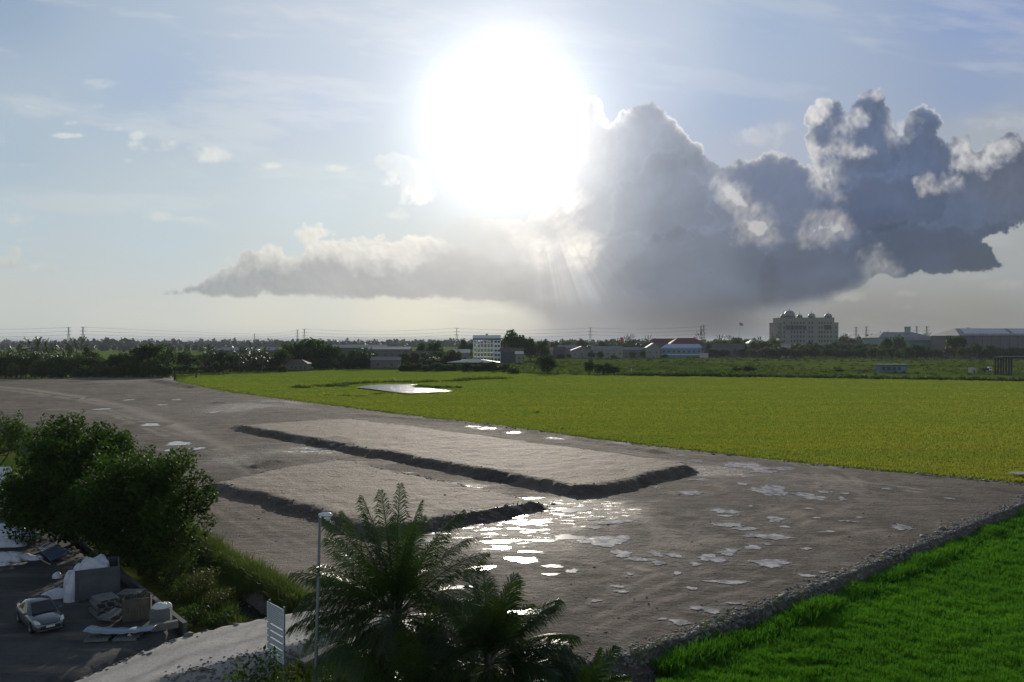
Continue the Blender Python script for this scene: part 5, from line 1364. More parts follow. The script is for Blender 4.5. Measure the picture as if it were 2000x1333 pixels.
pallet(-24.3, 48.5, .30, rad(-35), 'single pallet tilted against the foot of the tall pallet stack', tilt=(.22, -.12))
pallet(-23.6, 45.55, 0.0, rad(8), 'broken low pallet under the long metal sheet', sc=.9)
pallet(-22.0, 45.65, 0.0, rad(4), 'second pallet carrying the long metal sheet', sc=.9)
mb = MB(); nn = 24
for i in range(nn+1):
    f = i/nn; X_ = -24.4+3.8*f; zz_ = .34+.30*(2*f-1)**2*.6+.02*math.sin(i*1.3)
    for Y_ in (45.3, 45.8, 46.25): mb.v.append((X_, Y_+.25*f-.05, zz_+(.05 if Y_ == 45.8 else 0)))
for i in range(nn):
    for j in (0, 1): mb.f.append((3*i+j, 3*(i+1)+j, 3*(i+1)+j+1, 3*i+j+1))
o = mb.build('metal_sheet', 'metal_sheet', None, True); tag(o, 'long sagging pale metal sheet laid across low pallets', 'metal sheet'); mod = o.modifiers.new('thickness', 'SOLIDIFY'); mod.thickness = .04
t = thing('timber_crate', 'dark timber crate standing between the pallets and the concrete blocks', 'crate', (-23.0, 48.9, 0), rad(20))
for k in range(9):
    for y in (-.55, .55): mb = MB(); mb.box(-.72+k*.16, -.58+k*.16, y-.03, y+.03, 0, 1.3+.1*R2.random()); mb.build('board', 'old_wood', t)
for k in range(7):
    for X_ in (-.76, .76): mb = MB(); mb.box(X_-.03, X_+.03, -.5+k*.145, -.37+k*.145, 0, 1.25+.12*R2.random()); mb.build('board', 'old_wood', t)
mb = MB(); mb.box(-.72, .72, -.51, .51, .1, .5); mb.build('filling', 'old_wood', t)
bx, by = -21.15, 48.0
tag(heap('rubble_bag', 'torn pale bag lying on top of the concrete block', 'bag', (bx, by, .95), [(0, 0, 0, .5, .35, .28), (.3, .1, 0, .3, .25, .22)], 20, .2, 'plate_white', .06))
mb = MB(); mb.cbox((bx, by, .47), (1.15, .85, .94), .25); tag(mb.build('concrete_block', 'concrete', bevel=.02), 'pale concrete block carrying a torn bag at the yard corner', 'concrete block')
mb = MB(); mb.cbox((-20.5, 46.95, .22), (1.5, .4, .40), .55); tag(mb.build('concrete_beam', 'concrete', bevel=.02), 'short concrete beam lying beside the concrete block', 'concrete beam')
mb = MB(); mb.cbox((-21.6, 46.3, .12), (.9, .25, .14), .8); tag(mb.build('stone_slab', 'concrete', bevel=.02), 'thin broken slab at the end of the metal sheet', 'slab')
# low wall between yard and ditch
WALL = [(-19.7, 47.3), (-20.2, 48.4), (-41.9, 73.9), (-62, 97.6)]
t = thing('boundary_wall', 'low dark concrete wall running from the trees to the road along the ditch', 'wall', (WALL[1][0], WALL[1][1], 0))
mb = MB(); o0 = Vector(WALL[1])
d = (Vector(WALL[3])-o0); L_ = d.length; an = math.atan2(d.y, d.x); m4 = Matrix.Rotation(an, 4, 'Z')
mb.box(-1.0, L_, -.1, .1, -1.2, .10, m4); mb.build('wall', 'dark_concrete', t)
mb = MB(); mb.box(-1.02, L_, -.14, .14, .102, .17, m4); mb.build('coping', 'dark_concrete', t)
# white canopy at the edge of the yard
t = thing('white_canopy', 'white two tier canopy roof jutting out beside the trees', 'canopy', (XW(-20, 84), 84, 0))
for k, (y0, z0, z1) in enumerate(((0, 3.75, 3.0), (-1.1, 2.95, 2.1))):
    mb = MB(); mb.add([(-3, y0-.8, z1), (2.35-.0*k, y0-.8, z1), (2.6+.05*k, y0-.4, (z0+z1)/2), (2.25+.2*k, y0, z0), (-3, y0, z0)], [(0, 1, 2, 3, 4)]); o = mb.build('roof_panel', 'white_board', t); mod = o.modifiers.new('thickness', 'SOLIDIFY'); mod.thickness = .06
for X_ in (-2.6, 2.0):
    for Y_ in (-1.6, -.2): mb = MB(); mb.tube([(X_, Y_, 0), (X_, Y_, 2.0 if Y_ < -1 else 3.2)], .06, 6); mb.build('post', 'black_steel', t)

# ------------------------------------------------------------------ far trees: a few kinds, then copies
TREE_SRC = {}
def make_src(kind, seed):
    """one unit-sized tree (height 1, spread set by scale)"""
    name = {'p': 'coconut_palm', 'n': 'banana_plant'}.get(kind, 'broadleaf_tree')
    t = bpy.data.objects.new(name, None); t.empty_display_size = .3
    r = np.random.RandomState(seed)
    if kind == 'p':
        mb = MB(); ln = random.Random(seed).uniform(-.10, .10)
        mb.tube([(ln*(1-i/6)**2, 0, .74*i/6) for i in range(7)], [.022, .017, .015, .014, .013, .012, .012], 6); tm = mb.mesh('trunk'); tmat = 'palm_trunk'
        cm = palm_crown(seed, 28, .31, 20, .011, .085, 1.35, -.8, (0, 0, .74), (), .8, 'crown', (.5, 1.6)); cmat = 'palm_leaf'
    elif kind == 'n':
        mb = MB(); mb.tube([(0, 0, 0), (.02, 0, .5)], [.05, .03], 6); tm = mb.mesh('trunk'); tmat = 'leaf_olive'
        V = []; F = []; T = []
        for i in range(9):
            az = i*2.4; q = Vector((0, 0, .45))
            for s in range(6):
                e = 1.2-.05*i-s*.30; d = Vector((math.cos(az)*math.cos(e), math.sin(az)*math.cos(e), math.sin(e))); sd = Vector((-math.sin(az), math.cos(az), 0))*.075*math.sin(.5+s*.5)
                V += [tuple(q-sd), tuple(q+sd)]; T += [.8, .8]; q = q+d*.13
                if s: o = len(V)-4; F.append((o, o+1, o+3, o+2))
        cm = raw_mesh('crown', np.array(V), np.array(F), tone=np.array(T)); cmat = 'leaf_mid'
    else:
        rx = .5
        mb = limbs(1.0, rx, .045, seed, 6); tm = mb.mesh('trunk'); tmat = 'bark'
        zl = {'b': .05, 'o': .12, 'u': .22, 'm': .05}[kind]
        cl = crown_clumps(seed, rx, (1-zl)/2, (1+zl)/2, 30, (.24, .42), .35)
        for c in cl: pass
        C, T = clumps(cl, 2600, seed, 1.0, .5); C[:, 2] = np.maximum(C[:, 2], .01)
        cm = leaves(C, .042*r.uniform(.6, 1.5, len(C)), T, 'crown', .55, .3, seed); cmat = {'b': 'leaf_dark', 'o': 'leaf_olive', 'u': 'leaf_dark', 'm': 'leaf_mid'}[kind]
    for nm, me, mt in (('trunk', tm, tmat), ('crown', cm, cmat)):
        c = bpy.data.objects.new(nm, me); me.materials.append(M[mt]); c.parent = t
    return t
for k, seeds in dict(p=(1, 2, 3, 4), n=(5,), b=(11, 12, 13, 14, 15), o=(21, 22, 23), u=(31, 32), m=(41, 42, 43)).items():
    TREE_SRC[k] = [make_src(k, s) for s in seeds]
TC = [0]
CATN = {'p': ('palm tree', 'coconut palms'), 'n': ('banana plant', 'banana plants')}
def ftree(kind, px, ytop, D, hw=None, label='', group=None, zb=ZB):
    TC[0] += 1; rr = random.Random(TC[0]*13+5)
    src = TREE_SRC[kind][TC[0] % len(TREE_SRC[kind])]
    o = src.copy(); COL.objects.link(o)
    for ch in src.children:
        c = ch.copy(); COL.objects.link(c); c.parent = o
    h = max(1.5, ZW(ytop, D)-zb); w = h*.8 if hw is None else 2*hw*D/FPX
    if kind == 'p': w = h if h < 14 else 14*.6+h*.4
    if kind == 'n': w = h
    o.location = (XW(px, D), D, zb); o.scale = (w, w, h); o.rotation_euler = (0, 0, rr.uniform(0, 6.28))
    tag(o, label, CATN.get(kind, ('tree',))[0], group)
    return o
# single trees and palms that stand out: kind, px, top, distance, half width, label
for a in [('p', 68, 655, 405, None, 'tall coconut palm in the belt, first of the cluster behind the dark tree row'), ('p', 82, 661, 412, None, 'coconut palm leaning out of the tall palm cluster'), ('p', 95, 666, 400, None, 'shorter coconut palm at the edge of the tall palm cluster'),
          ('p', 150, 654, 402, None, 'lone tall coconut palm in front of the pair of pylons'), ('p', 127, 672, 398, None, 'coconut palm at half height beside the lone tall palm'), ('p', 30, 676, 402, None, 'low coconut palm between the belt edge and the palm cluster'), ('p', 9, 682, 395, None, 'low coconut palm at the very edge of the picture'),
          ('u', 290, 671, 400, 34, 'large spreading tree with feathery top at the corner of the dirt site'), ('b', 172, 679, 402, 18, 'rounded dark tree beside the lone tall coconut palm'), ('m', 330, 678, 430, 18, 'mid green tree behind the field corner'),
          ('p', 410, 672, 470, None, 'ragged coconut palm behind the dark trees at the field corner'), ('p', 428, 679, 474, None, 'small palm beside the ragged coconut palm'), ('p', 468, 674, 452, None, 'first of three coconut palms in front of the long grey roofs'), ('p', 491, 672, 456, None, 'middle of three coconut palms in front of the long grey roofs'), ('p', 514, 676, 452, None, 'last of three coconut palms in front of the long grey roofs'), ('p', 718, 676, 500, None, 'coconut palm rising beside the grey roofed field shed'),
          ('b', 572, 666, 520, 24, 'tall dark tree forming one end of the big grove'), ('b', 600, 664, 530, 28, 'tallest dark tree in the middle of the big grove'), ('b', 628, 667, 520, 24, 'tall dark tree at the end of the big grove near the long roofs'), ('b', 648, 672, 515, 18, 'lower dark tree sloping down from the big grove'), ('b', 706, 684, 505, 17, 'dark tree beside the coconut palm by the field shed'),
          ('b', 850, 664, 640, 18, 'domed tree between the long sheds and the white frame building'), ('b', 822, 672, 650, 12, 'smaller domed tree next to the taller domed tree'), ('b', 908, 665, 760, 16, 'dark tree just behind the white frame building'), ('u', 1006, 648, 720, 30, 'huge round tree behind the white frame building'), ('b', 1036, 661, 730, 16, 'round tree joined to the huge round tree'), ('b', 1060, 662, 735, 15, 'last round tree of the clump behind the white frame building'),
          ('b', 1069, 697, 432, 24, 'big round bushy tree standing alone at the edge of the rice'), ('b', 1151, 703, 436, 10, 'small round tree near the two dark bushes'), ('b', 1178, 709, 428, 19, 'wide dark bushy tree at the rice edge'), ('b', 1199, 716, 426, 12, 'low dark bush merging into the wide bushy tree'), ('b', 1003, 717, 428, 13, 'low round bush at the rice edge near the white shed roof'),
          ('p', 1231, 650, 1000, None, 'tallest palm beside the orange banner'), ('p', 1366, 647, 1150, None, 'thin solitary palm in front of the twin pylons'), ('p', 1407, 653, 1060, None, 'palm between the red hall and the flagpole'), ('p', 1427, 653, 1060, None, 'palm standing close to the flagpole'), ('p', 1486, 656, 1010, None, 'palm beside the domed palace near the white pavilion'), ('p', 1514, 653, 990, None, 'tall bushy palm touching the domed palace wall'), ('p', 1727, 646, 1100, None, 'palm rising behind the hipped hall roof'), ('p', 1809, 647, 1120, None, 'palm between the hall and the solar roof'), ('p', 1652, 650, 1150, None, 'palm just beyond the far wing of the palace'),
          ('b', 1755, 654, 880, 15, 'round dark tree in front of the hipped hall'), ('b', 1733, 662, 870, 14, 'lower tree beside the round tree at the hipped hall'), ('u', 1870, 656, 830, 19, 'flat topped tree in front of the solar roof warehouse'), ('b', 1790, 671, 800, 18, 'dark bushy tree before the long low wing'), ('b', 1908, 669, 780, 11, 'small tree at the warehouse wall'), ('b', 1933, 671, 780, 11, 'second small tree at the warehouse wall'),
          ('b', 1638, 722, 470, 12, 'round bush on bare soil near the little blue shed'), ('b', 1462, 716, 470, 16, 'low wide bush in the scrub below the domed palace'), ('b', 1440, 718, 466, 10, 'low bush at the end of the wide scrub bush'), ('b', 1252, 655, 1020, 0, '')]:
    if a[5]: ftree(*a)
# fill trees of each belt
def belt(kinds, x0, x1, y0, y1, D0, D1, n, hw, label, group, seed):
    r = random.Random(seed)
    for i in range(n):
        f = (i+.5)/n
        ftree(r.choice(kinds), x0+(x1-x0)*f+r.uniform(-.4, .4)*(x1-x0)/n, r.uniform(y0, y1), r.uniform(D0, D1), r.uniform(*hw), label, group)
belt('bbbm', -60, 325, 688, 704, 384, 400, 26, (13, 24), 'dark tree in the belt along the far end of the dirt site', 'trees of the belt along the far end of the dirt site', 1)
belt('bbm', -60, 330, 706, 722, 374, 382, 24, (9, 16), 'dark shrubby tree at the foot of the belt beside the dirt site', 'shrubby trees at the foot of that belt', 2)
belt('pp', -40, 130, 678, 688, 396, 408, 6, (8, 9), 'low palm half hidden in the belt along the dirt site', 'low palms in the belt by the dirt site', 3)
belt('n', 150, 420, 700, 706, 372, 384, 6, (5, 6), 'pale banana plant at the foot of the tree belt', 'banana plants at the foot of the belt', 4)
belt('bbbo', 330, 560, 682, 700, 470, 490, 22, (12, 22), 'dark tree in the row between the field corner and the big grove', 'trees between field corner and big grove', 5)
belt('bo', 318, 560, 704, 718, 440, 462, 20, (7, 13), 'low tree along the field edge between the site and the farmhouse', 'low trees along that field edge', 6)
belt('bbb', 545, 720, 678, 700, 505, 530, 16, (13, 20), 'dark tree packed into the big grove behind the farmhouse', 'trees of the big grove', 7)
belt('bb', 612, 725, 696, 708, 492, 500, 10, (9, 13), 'lower dark tree between the farmhouse and the field shed', 'lower trees by the farmhouse', 8)
belt('bbo', 785, 905, 684, 702, 560, 620, 16, (11, 20), 'dark tree in the belt before the white frame building', 'trees before the white frame building', 9)
belt('bb', 785, 990, 706, 716, 455, 480, 26, (8, 14), 'dark hedge-like bush along the rice edge in front of the white shed roof', 'bushes along the rice edge', 10)
belt('bo', 985, 1300, 684, 696, 800, 900, 16, (6, 11), 'small tree among the village houses', 'small trees among the village houses', 11)
belt('bop', 1080, 1290, 662, 672, 1000, 1200, 26, (8, 15), 'tree on the skyline behind the village houses', 'skyline trees behind the village', 12)
belt('p', 1185, 1275, 655, 662, 1000, 1100, 6, (8, 9), 'palm in the skyline clump behind the village', 'skyline palms behind the village', 13)
belt('bob', 1378, 1525, 660, 672, 930, 1050, 20, (10, 18), 'tree between the red hall and the domed palace', 'trees between red hall and palace', 14)
belt('bob', 1385, 1530, 674, 684, 880, 920, 16, (8, 14), 'low tree in front of the long brown roof', 'low trees before the brown roof', 15)
belt('bbo', 1520, 1720, 668, 680, 900, 980, 24, (10, 18), 'dark tree at the foot of the domed palace', 'trees at the foot of the palace', 16)
belt('bbo', 1480, 1725, 677, 684, 835, 868, 20, (10, 15), 'low dark tree in the front row below the domed palace', 'front row of trees below the palace', 20)
belt('bo', 1640, 1725, 655, 664, 1080, 1160, 12, (9, 16), 'skyline tree between the palace and the hipped hall', 'skyline trees by the palace', 17)
belt('bbo', 1700, 2050, 676, 686, 760, 840, 24, (8, 14), 'low tree along the front of the halls', 'low trees along the halls', 18)
belt('bo', 1800, 1865, 655, 660, 1000, 1100, 6, (8, 12), 'skyline tree between the hall and the warehouse', 'skyline trees by the warehouse', 19)

def far_mass(name, rows, seed, mat='far_trees'):
    """far-off woods that read as one mass: many leafy lumps with an uneven top"""
    C = []; T = []; S = []
    r = np.random.RandomState(seed)
    for (x0, x1, D, yt, n, w) in rows:
        for i in range(n):
            px = x0+(x1-x0)*(i+r.rand())/n; d = D*r.uniform(.94, 1.06); h = (ZW(yt, d)-ZB)*(0.75+.5*r.rand()**2); rx = w*d/FPX
            k = 46; q = r.normal(size=(k, 3)); q /= np.linalg.norm(q, axis=1)[:, None]; q *= r.uniform(.5, 1, (k, 1))
            c = np.column_stack([XW(px, d)+q[:, 0]*rx*1.3, d+q[:, 1]*rx, ZB+np.abs(q[:, 2])*h]); C.append(c); T.append(np.full(k, r.rand())); S.append(np.full(k, max(h*.26, rx*.35)))
    o = link_mesh(name, leaves(np.concatenate(C), np.concatenate(S), np.concatenate(T), name, .7, .1, seed), mat)
    return tag(o, kind='stuff')
far_mass('distant_treeline', [(-300, 2300, 3300, 664.5, 330, 6), (-300, 700, 2400, 666.5, 150, 5), (500, 1200, 2500, 666, 110, 5), (1150, 2300, 2200, 665, 150, 6), (-300, 450, 1500, 673.5, 60, 4), (150, 260, 2000, 664, 26, 6)], 3)
# scrub on the wild land beyond the rice
r = np.random.RandomState(9); C = []; T = []; S = []
for i in range(2600):
    px = r.uniform(880, 2150); py = 690+44*r.rand()**.8
    D = (CAM_H-ZB)*FPX/(py-HY); X = XW(px, D)
    if pnoise(np.array([X]), np.array([D*.5]), 40, 121, 3)[0] < r.uniform(-.25, .12): continue
    rx = r.uniform(.8, 2.6)*(D/600)**.5; h = r.uniform(.5, 2.0)*(D/600)**.3; k = 22
    q = r.normal(size=(k, 3)); q /= np.linalg.norm(q, axis=1)[:, None]; q *= r.uniform(.4, 1, (k, 1))
    C.append(np.column_stack([X+q[:, 0]*rx*1.5, D+q[:, 1]*rx, ZB+np.abs(q[:, 2])*h])); T.append(np.clip(np.full(k, r.rand())+r.normal(size=k)*.1, 0, 1)); S.append(np.full(k, .62*(D/500)))
tag(link_mesh('scrub_vegetation', leaves(np.concatenate(C), np.concatenate(S), np.concatenate(T), 'scrub_vegetation', .6, .2, 9), 'scrub'), kind='stuff')
# grass clumps round the pond and along the bunds of the ripe field
C = []; T = []; S = []
for (pts, n, rx, h) in [([(640, 756), (700, 750), (775, 747), (812, 748), (850, 746)], 150, 1.6, 1.3), ([(813, 756), (850, 758.5), (900, 758)], 70, 1.3, 1.0), ([(890, 744), (930, 742), (1000, 740)], 80, 2.0, 1.5), ([(570, 757), (606, 758)], 30, 1.6, 1.0), ([(610, 755), (640, 756), (680, 755)], 34, 1.4, 1.2), ([(870, 746), (912, 744)], 30, 1.6, 1.1), ([(640, 772), (700, 775), (760, 768)], 24, 1.1, .5),
                        ([(330, 737), (400, 733), (560, 726), (720, 721), (950, 726), (1060, 731)], 300, 1.8, 1.1), ([(985, 755), (1020, 790), (1060, 815), (1100, 840)], 14, .6, .35)]:
    W = [G(*q, -.3) for q in pts]
    p = along(W, n, .9, int(pts[0][0]))
    for x, y in p:
        k = 18; q = r.normal(size=(k, 3)); q /= np.linalg.norm(q, axis=1)[:, None]; q *= r.uniform(.4, 1, (k, 1))
        C.append(np.column_stack([x+q[:, 0]*rx*1.2, y+q[:, 1]*rx, -.5+np.abs(q[:, 2])*h*r.uniform(.6, 1.3)])); T.append(np.full(k, r.rand()*.7)); S.append(np.full(k, .34))
tag(link_mesh('pond_grass', leaves(np.concatenate(C), np.concatenate(S), np.concatenate(T), 'pond_grass', .5, .2, 9), 'scrub'), kind='stuff')
# hedge closing the ripe field
W = [G(x, y, -.8) for x, y in ((1200, 735.5), (1320, 735.8), (1500, 738.5), (1700, 742), (2000, 747), (2120, 749))]
p = along(W, 900, 1.1, 77); C = []; T = []
for x, y in p:
    k = 22; q = r.normal(size=(k, 3)); q /= np.linalg.norm(q, axis=1)[:, None]; q *= r.uniform(.4, 1, (k, 1)); s = r.uniform(.7, 1.3)
    C.append(np.column_stack([x+q[:, 0]*2*s, y+q[:, 1]*1.2, ZB+np.abs(q[:, 2])*2.4*s])); T.append(np.full(k, r.rand()*.5))
C = np.concatenate(C); T = np.concatenate(T)
tag(link_mesh('hedge', leaves(C, .42, T, 'hedge', .55, .2, 5), 'leaf_dark'), 'long low dark hedge closing the far side of the ripe rice field', 'hedge')

# ------------------------------------------------------------------ buildings
def bld(name, label, px, py, D, cat='building', rotz=0.0):
    return thing(name, label, cat, (XW(px, D), D, ZB), rotz)
def gable(W, L, z0, h, ov=.6, axis='x'):
    """ridged roof as one closed solid; ridge along x"""
    mb = MB(); a, b = W/2+ov, L/2+ov
    V = [(-a, -b, z0), (a, -b, z0), (a, b, z0), (-a, b, z0), (-a, 0, z0+h), (a, 0, z0+h)]
    if axis == 'y': V = [(-a, -b, z0), (a, -b, z0), (a, b, z0), (-a, b, z0), (0, -b, z0+h), (0, b, z0+h)]; return mb.add(V, [(0, 4, 5, 3), (1, 2, 5, 4), (0, 1, 4), (2, 3, 5), (0, 3, 2, 1)])
    return mb.add(V, [(0, 1, 5, 4), (2, 3, 4, 5), (0, 4, 3), (1, 2, 5), (0, 3, 2, 1)])
def hip(W, L, z0, h, run=None, ov=.6, x0=0):
    mb = MB(); a, b = W/2+ov, L/2+ov; q = a-(run or b)
    return mb.add([(x0-a, -b, z0), (x0+a, -b, z0), (x0+a, b, z0), (x0-a, b, z0), (x0-q, 0, z0+h), (x0+q, 0, z0+h)], [(0, 1, 5, 4), (2, 3, 4, 5), (0, 4, 3), (1, 2, 5), (0, 3, 2, 1)])
def windows(t, pts, w, h, y, mat='window_dark', name='window', d=.12):
    for x, z in pts:
        mb = MB(); mb.box(x-w/2, x+w/2, y-d, y-.003, z-h/2, z+h/2); mb.build(name, mat, t)

# white frame building
D = 690; k = D/FPX
t = bld('frame_building', 'tall white open frame building with blue banded top storey', 951, 0, D)
W = 53*k; H1 = ZW(664.5, D)-ZB; H2 = ZW(655.5, D)-ZB; L = 9
for j in (0, 1):
    for i in range(9):
        X_ = -W/2+.35+(W-.7)*i/8
        mb = MB(); mb.box(X_-.35, X_+.35, -L/2+j*(L-.7), -L/2+.7+j*(L-.7), 0, H1); mb.build('column', 'white_wall', t)
for q in (.22, .42, .62, .82):
    mb = MB(); mb.box(-W/2, W/2, -L/2-.03, L/2+.03, H1*q-.3, H1*q+.3); mb.build('floor_slab', 'white_wall', t)
mb = MB(); mb.box(-W/2-.2, W/2+.2, -L/2-.2, L/2+.2, H1+1.21, H2); mb.build('top_storey', 'white_wall', t)
mb = MB(); mb.box(-W/2-.3, W/2+.3, -L/2-.3, L/2+.3, H1-.2, H1+1.2); mb.build('blue_band', 'blue_band', t)
mb = MB(); mb.box(-W/2+W*.74, W/2-.02, -L/2+.1, L/2-.1, .1, H1-.25); mb.build('stair_bay', 'white_wall', t)
windows(t, [(W*.33, H1*q) for q in (.12, .32, .52, .72, .91)]+[(W*.44, H1*q) for q in (.12, .32, .52, .72, .91)], 1.9, 1.7, -L/2+.1)
mb = MB(); mb.box(-1, .8, -1, 1, H2, H2+1.2); mb.build('roof_tank', 'galvanised', t)
for a in range(4):
    mb = MB(); z0 = H1*(.22+.2*a); mb.tube([(-W/2+.5, -1, z0+.4), (-W/2+4.5, -1, z0+H1*.2-.6)], .28, 5); mb.build('stair_flight', 'white_wall', t)
# pale sheds at its foot
t = bld('white_shed', 'low open shed with bright sunlit roof at the foot of the white frame building', 925, 0, 560)
W = 100*560/FPX
hip(W, 12, 3.3, 2.2, 14).build('roof', 'bright_roof', t)
for i in range(7): mb = MB(); mb.cbox((-W/2+1+i*(W-2)/6, -5, 1.65), (.25, .25, 3.3)); mb.build('post', 'galvanised', t)
mb = MB(); mb.box(-W/2+.5, W/2-.5, 3, 3.2, 0, 3); mb.build('back_wall', 'dark_concrete', t)
def simple_house(label, px, D, wpx, ytop, yeave, L, wallm, roofm, axis='x', name='house', rot=0, nwin=3, ov=.6, hipr=False):
    t = bld(name, label, px, 0, D, 'building' if name != 'house' else 'house', rot); W = wpx*D/FPX
    ze = ZW(yeave, D)-ZB; zr = ZW(ytop, D)-ZB
    mb = MB(); mb.box(-W/2, W/2, -L/2, L/2, -.2, ze); mb.build('wall', wallm, t)
    (hip(W, L, ze+.003, zr-ze, None, ov) if hipr else gable(W, L, ze+.003, zr-ze, ov, axis)).build('roof', roofm, t)
    if nwin:
        windows(t, [(-W/2+W*(i+.5)/nwin, ze*.55) for i in range(nwin)], min(1.6, W/nwin*.4), min(1.4, ze*.4), -L/2)
        mb = MB(); mb.box(-.5+W*.02, .5+W*.02, -L/2-.08, -L/2-.003, 0, min(2.1, ze*.7)); mb.build('door', 'old_wood', t)
    return t
simple_house('farmhouse with dark brown roof under the big grove', 578, 470, 52, 703, 711, 9, 'shed_wall', 'brown_roof', nwin=6, hipr=True)
simple_house('small field shed with pale grey sheet roof between dark trees', 754, 500, 54, 698, 704, 10, 'shed_wall', 'grey_roof', name='shed', nwin=2)
simple_house('long dark warehouse behind the big grove, grey ridged roof', 700, 760, 112, 674, 680, 22, 'dark_concrete', 'grey_roof', name='warehouse', nwin=8)
simple_house('second long grey warehouse stepping down towards the fields', 762, 700, 80, 678, 683, 18, 'shed_wall', 'grey_roof', name='warehouse', nwin=6)
simple_house('long low grey roof behind the three coconut palms', 480, 620, 120, 679, 685, 18, 'shed_wall', 'grey_roof', name='warehouse', nwin=8)
simple_house('low brown roofed house before the domed trees', 830, 620, 60, 686, 693, 12, 'dark_concrete', 'brown_roof', nwin=4)
simple_house('small house with bright roof between dark trees and white frame building', 902, 640, 30, 683, 690, 10, 'house_wall', 'bright_roof', nwin=2)
simple_house('house with dark roof directly behind the white frame building', 1000, 660, 44, 680, 688, 12, 'dark_concrete', 'brown_roof', nwin=3)
simple_house('tiny bright roofed house beside the dark roof behind the frame building', 1014, 640, 14, 687, 692, 8, 'house_wall', 'bright_roof', nwin=1)
simple_house('orange roofed house at the start of the village row', 1066, 820, 26, 679, 685, 10, 'cream_wall', 'orange_roof', nwin=3)
simple_house('dark roofed house beside the orange roofed house', 1090, 840, 26, 678, 685, 10, 'dark_concrete', 'brown_roof', nwin=2)
simple_house('grey gabled house in the middle of the village row', 1135, 850, 40, 677, 685, 16, 'cream_wall', 'grey_roof', 'y', nwin=3)
simple_house('grey roofed house next to the gabled village house', 1108, 900, 36, 675, 681, 12, 'shed_wall', 'grey_roof', nwin=3)
simple_house('wide pale house with grey roof at the end of the village row', 1186, 840, 58, 677, 684, 14, 'cream_wall', 'grey_roof', nwin=5)
simple_house('long low grey house between the village and the white gabled house', 1238, 880, 60, 679, 684, 12, 'shed_wall', 'grey_roof', nwin=4)
simple_house('white gabled house in front of the red roofed hall', 1274, 870, 26, 671, 680, 12, 'house_wall', 'grey_roof', 'y', nwin=2)
simple_house('white house with flat ridge joined to the blue hall', 1292, 900, 24, 672, 680, 10, 'house_wall', 'brown_roof', nwin=2)
simple_house('large hall with dark red hipped roof and white walls', 1340, 960, 70, 661, 673, 22, 'shed_wall', 'red_roof', name='hall', nwin=7, hipr=True)
simple_house('lower red roofed wing beside the large red hall', 1298, 985, 46, 662, 671, 16, 'house_wall', 'red_roof', name='hall', nwin=4)
simple_house('long low brown roofed house behind the wall near the flagpole', 1422, 900, 58, 672, 678, 12, 'shed_wall', 'brown_roof', nwin=5)
simple_house('small pavilion with pale pyramid roof near the palace', 1468, 960, 17, 663, 671, 11, 'cream_wall', 'bright_roof', name='pavilion', nwin=2, hipr=True)
simple_house('small violet grey hut at the foot of the palace', 1535, 880, 15, 671, 673, 6, 'pink_wall', 'grey_roof', name='hut', nwin=1)
# blue roofed hall
t = bld('blue_hall', 'pale blue hall with bright blue sloping roof beside the scrub', 1328, 0, 880); W = 78*880/FPX
mb = MB(); mb.box(-W/2, W/2, -7, 7, -.2, ZW(681, 880)-ZB); mb.build('wall', 'blue_wall', t)
z0 = ZW(680.5, 880)-ZB; z1 = ZW(673.5, 880)-ZB
mb = MB(); mb.add([(-W/2-.6, -8, z0), (W/2+.6, -8, z0), (W/2+1.5, 8, z1), (-W/2+9, 8, z1), (-W/2-.6, -8, z0+.4), (W/2+.6, -8, z0+.4), (W/2+1.5, 8, z1+.4), (-W/2+9, 8, z1+.4)], [(0, 3, 2, 1), (4, 5, 6, 7), (0, 1, 5, 4), (1, 2, 6, 5), (2, 3, 7, 6), (3, 0, 4, 7)]); mb.build('roof', 'blue_roof', t)
windows(t, [(-W/2+W*(i+.5)/8, z0*.62) for i in range(8)], 2.2, 1.8, -7)
mb = MB(); mb.box(-W/2+.3, W/2-.3, -7.1, -7.003, z0*.30, z0*.36); mb.build('trim_strip', 'white_wall', t)
mb = MB(); p = XW(1375, 850); mb.cbox((p, 850, ZB+2.6), (9, .6, 5.6)); tag(mb.build('compound_wall', 'pink_wall'), 'pale pinkish wall at the corner of the blue hall', 'wall')
mb = MB(); mb.cbox((XW(1462, 900), 900, ZB+1.0), (56, .4, 2.6)); tag(mb.build('compound_wall', 'shed_wall'), 'long low grey wall behind the scrub below the flagpole', 'wall')
# domed palace
D = 1080; k = D/FPX
t = bld('domed_palace', 'large cream palace with five domes and rows of windows above the trees', 1578, 0, D)
W = 119*k; zw = ZW(632, D)-ZB; zm = ZW(622.5, D)-ZB
def X1(px): return (px-1578)*k
mb = MB(); mb.box(-W/2, W/2, 0, 34, 0, zw); mb.build('wing', 'cream_wall', t)
mb = MB(); mb.box(X1(1525.5), X1(1628.5), -1.6, 33, 0, zm); mb.build('main_block', 'cream_wall', t)
mb = MB(); mb.box(-W/2-.4, W/2+.4, -.4, 34.4, zw, zw+.9); mb.build('cornice', 'cream_wall', t)
mb = MB(); mb.box(X1(1525.5)-.4, X1(1628.5)+.4, -2.0, 33.4, zm, zm+.9); mb.build('parapet', 'cream_wall', t)
rows = [ZW(y, D)-ZB for y in (631.5, 641, 649.5, 658.5, 667)]
gap = [1531, 1545, 1551, 1557, 1563, 1569, 1580, 1585.5, 1599.5, 1604.5, 1610, 1616, 1622]
for ri, z in enumerate(rows):
    for px in gap:
        if ri == 1 and (1540 < px < 1572 or 1607 < px < 1618): continue
        windows(t, [(X1(px), z)], 2.0, 3.2 if ri else 2.6, -1.6)
    if ri: windows(t, [(X1(1521.5), z), (X1(1633), z)], 1.6, 3.0, 0)
z = rows[1]; a0, a1 = X1(1534), X1(1574)
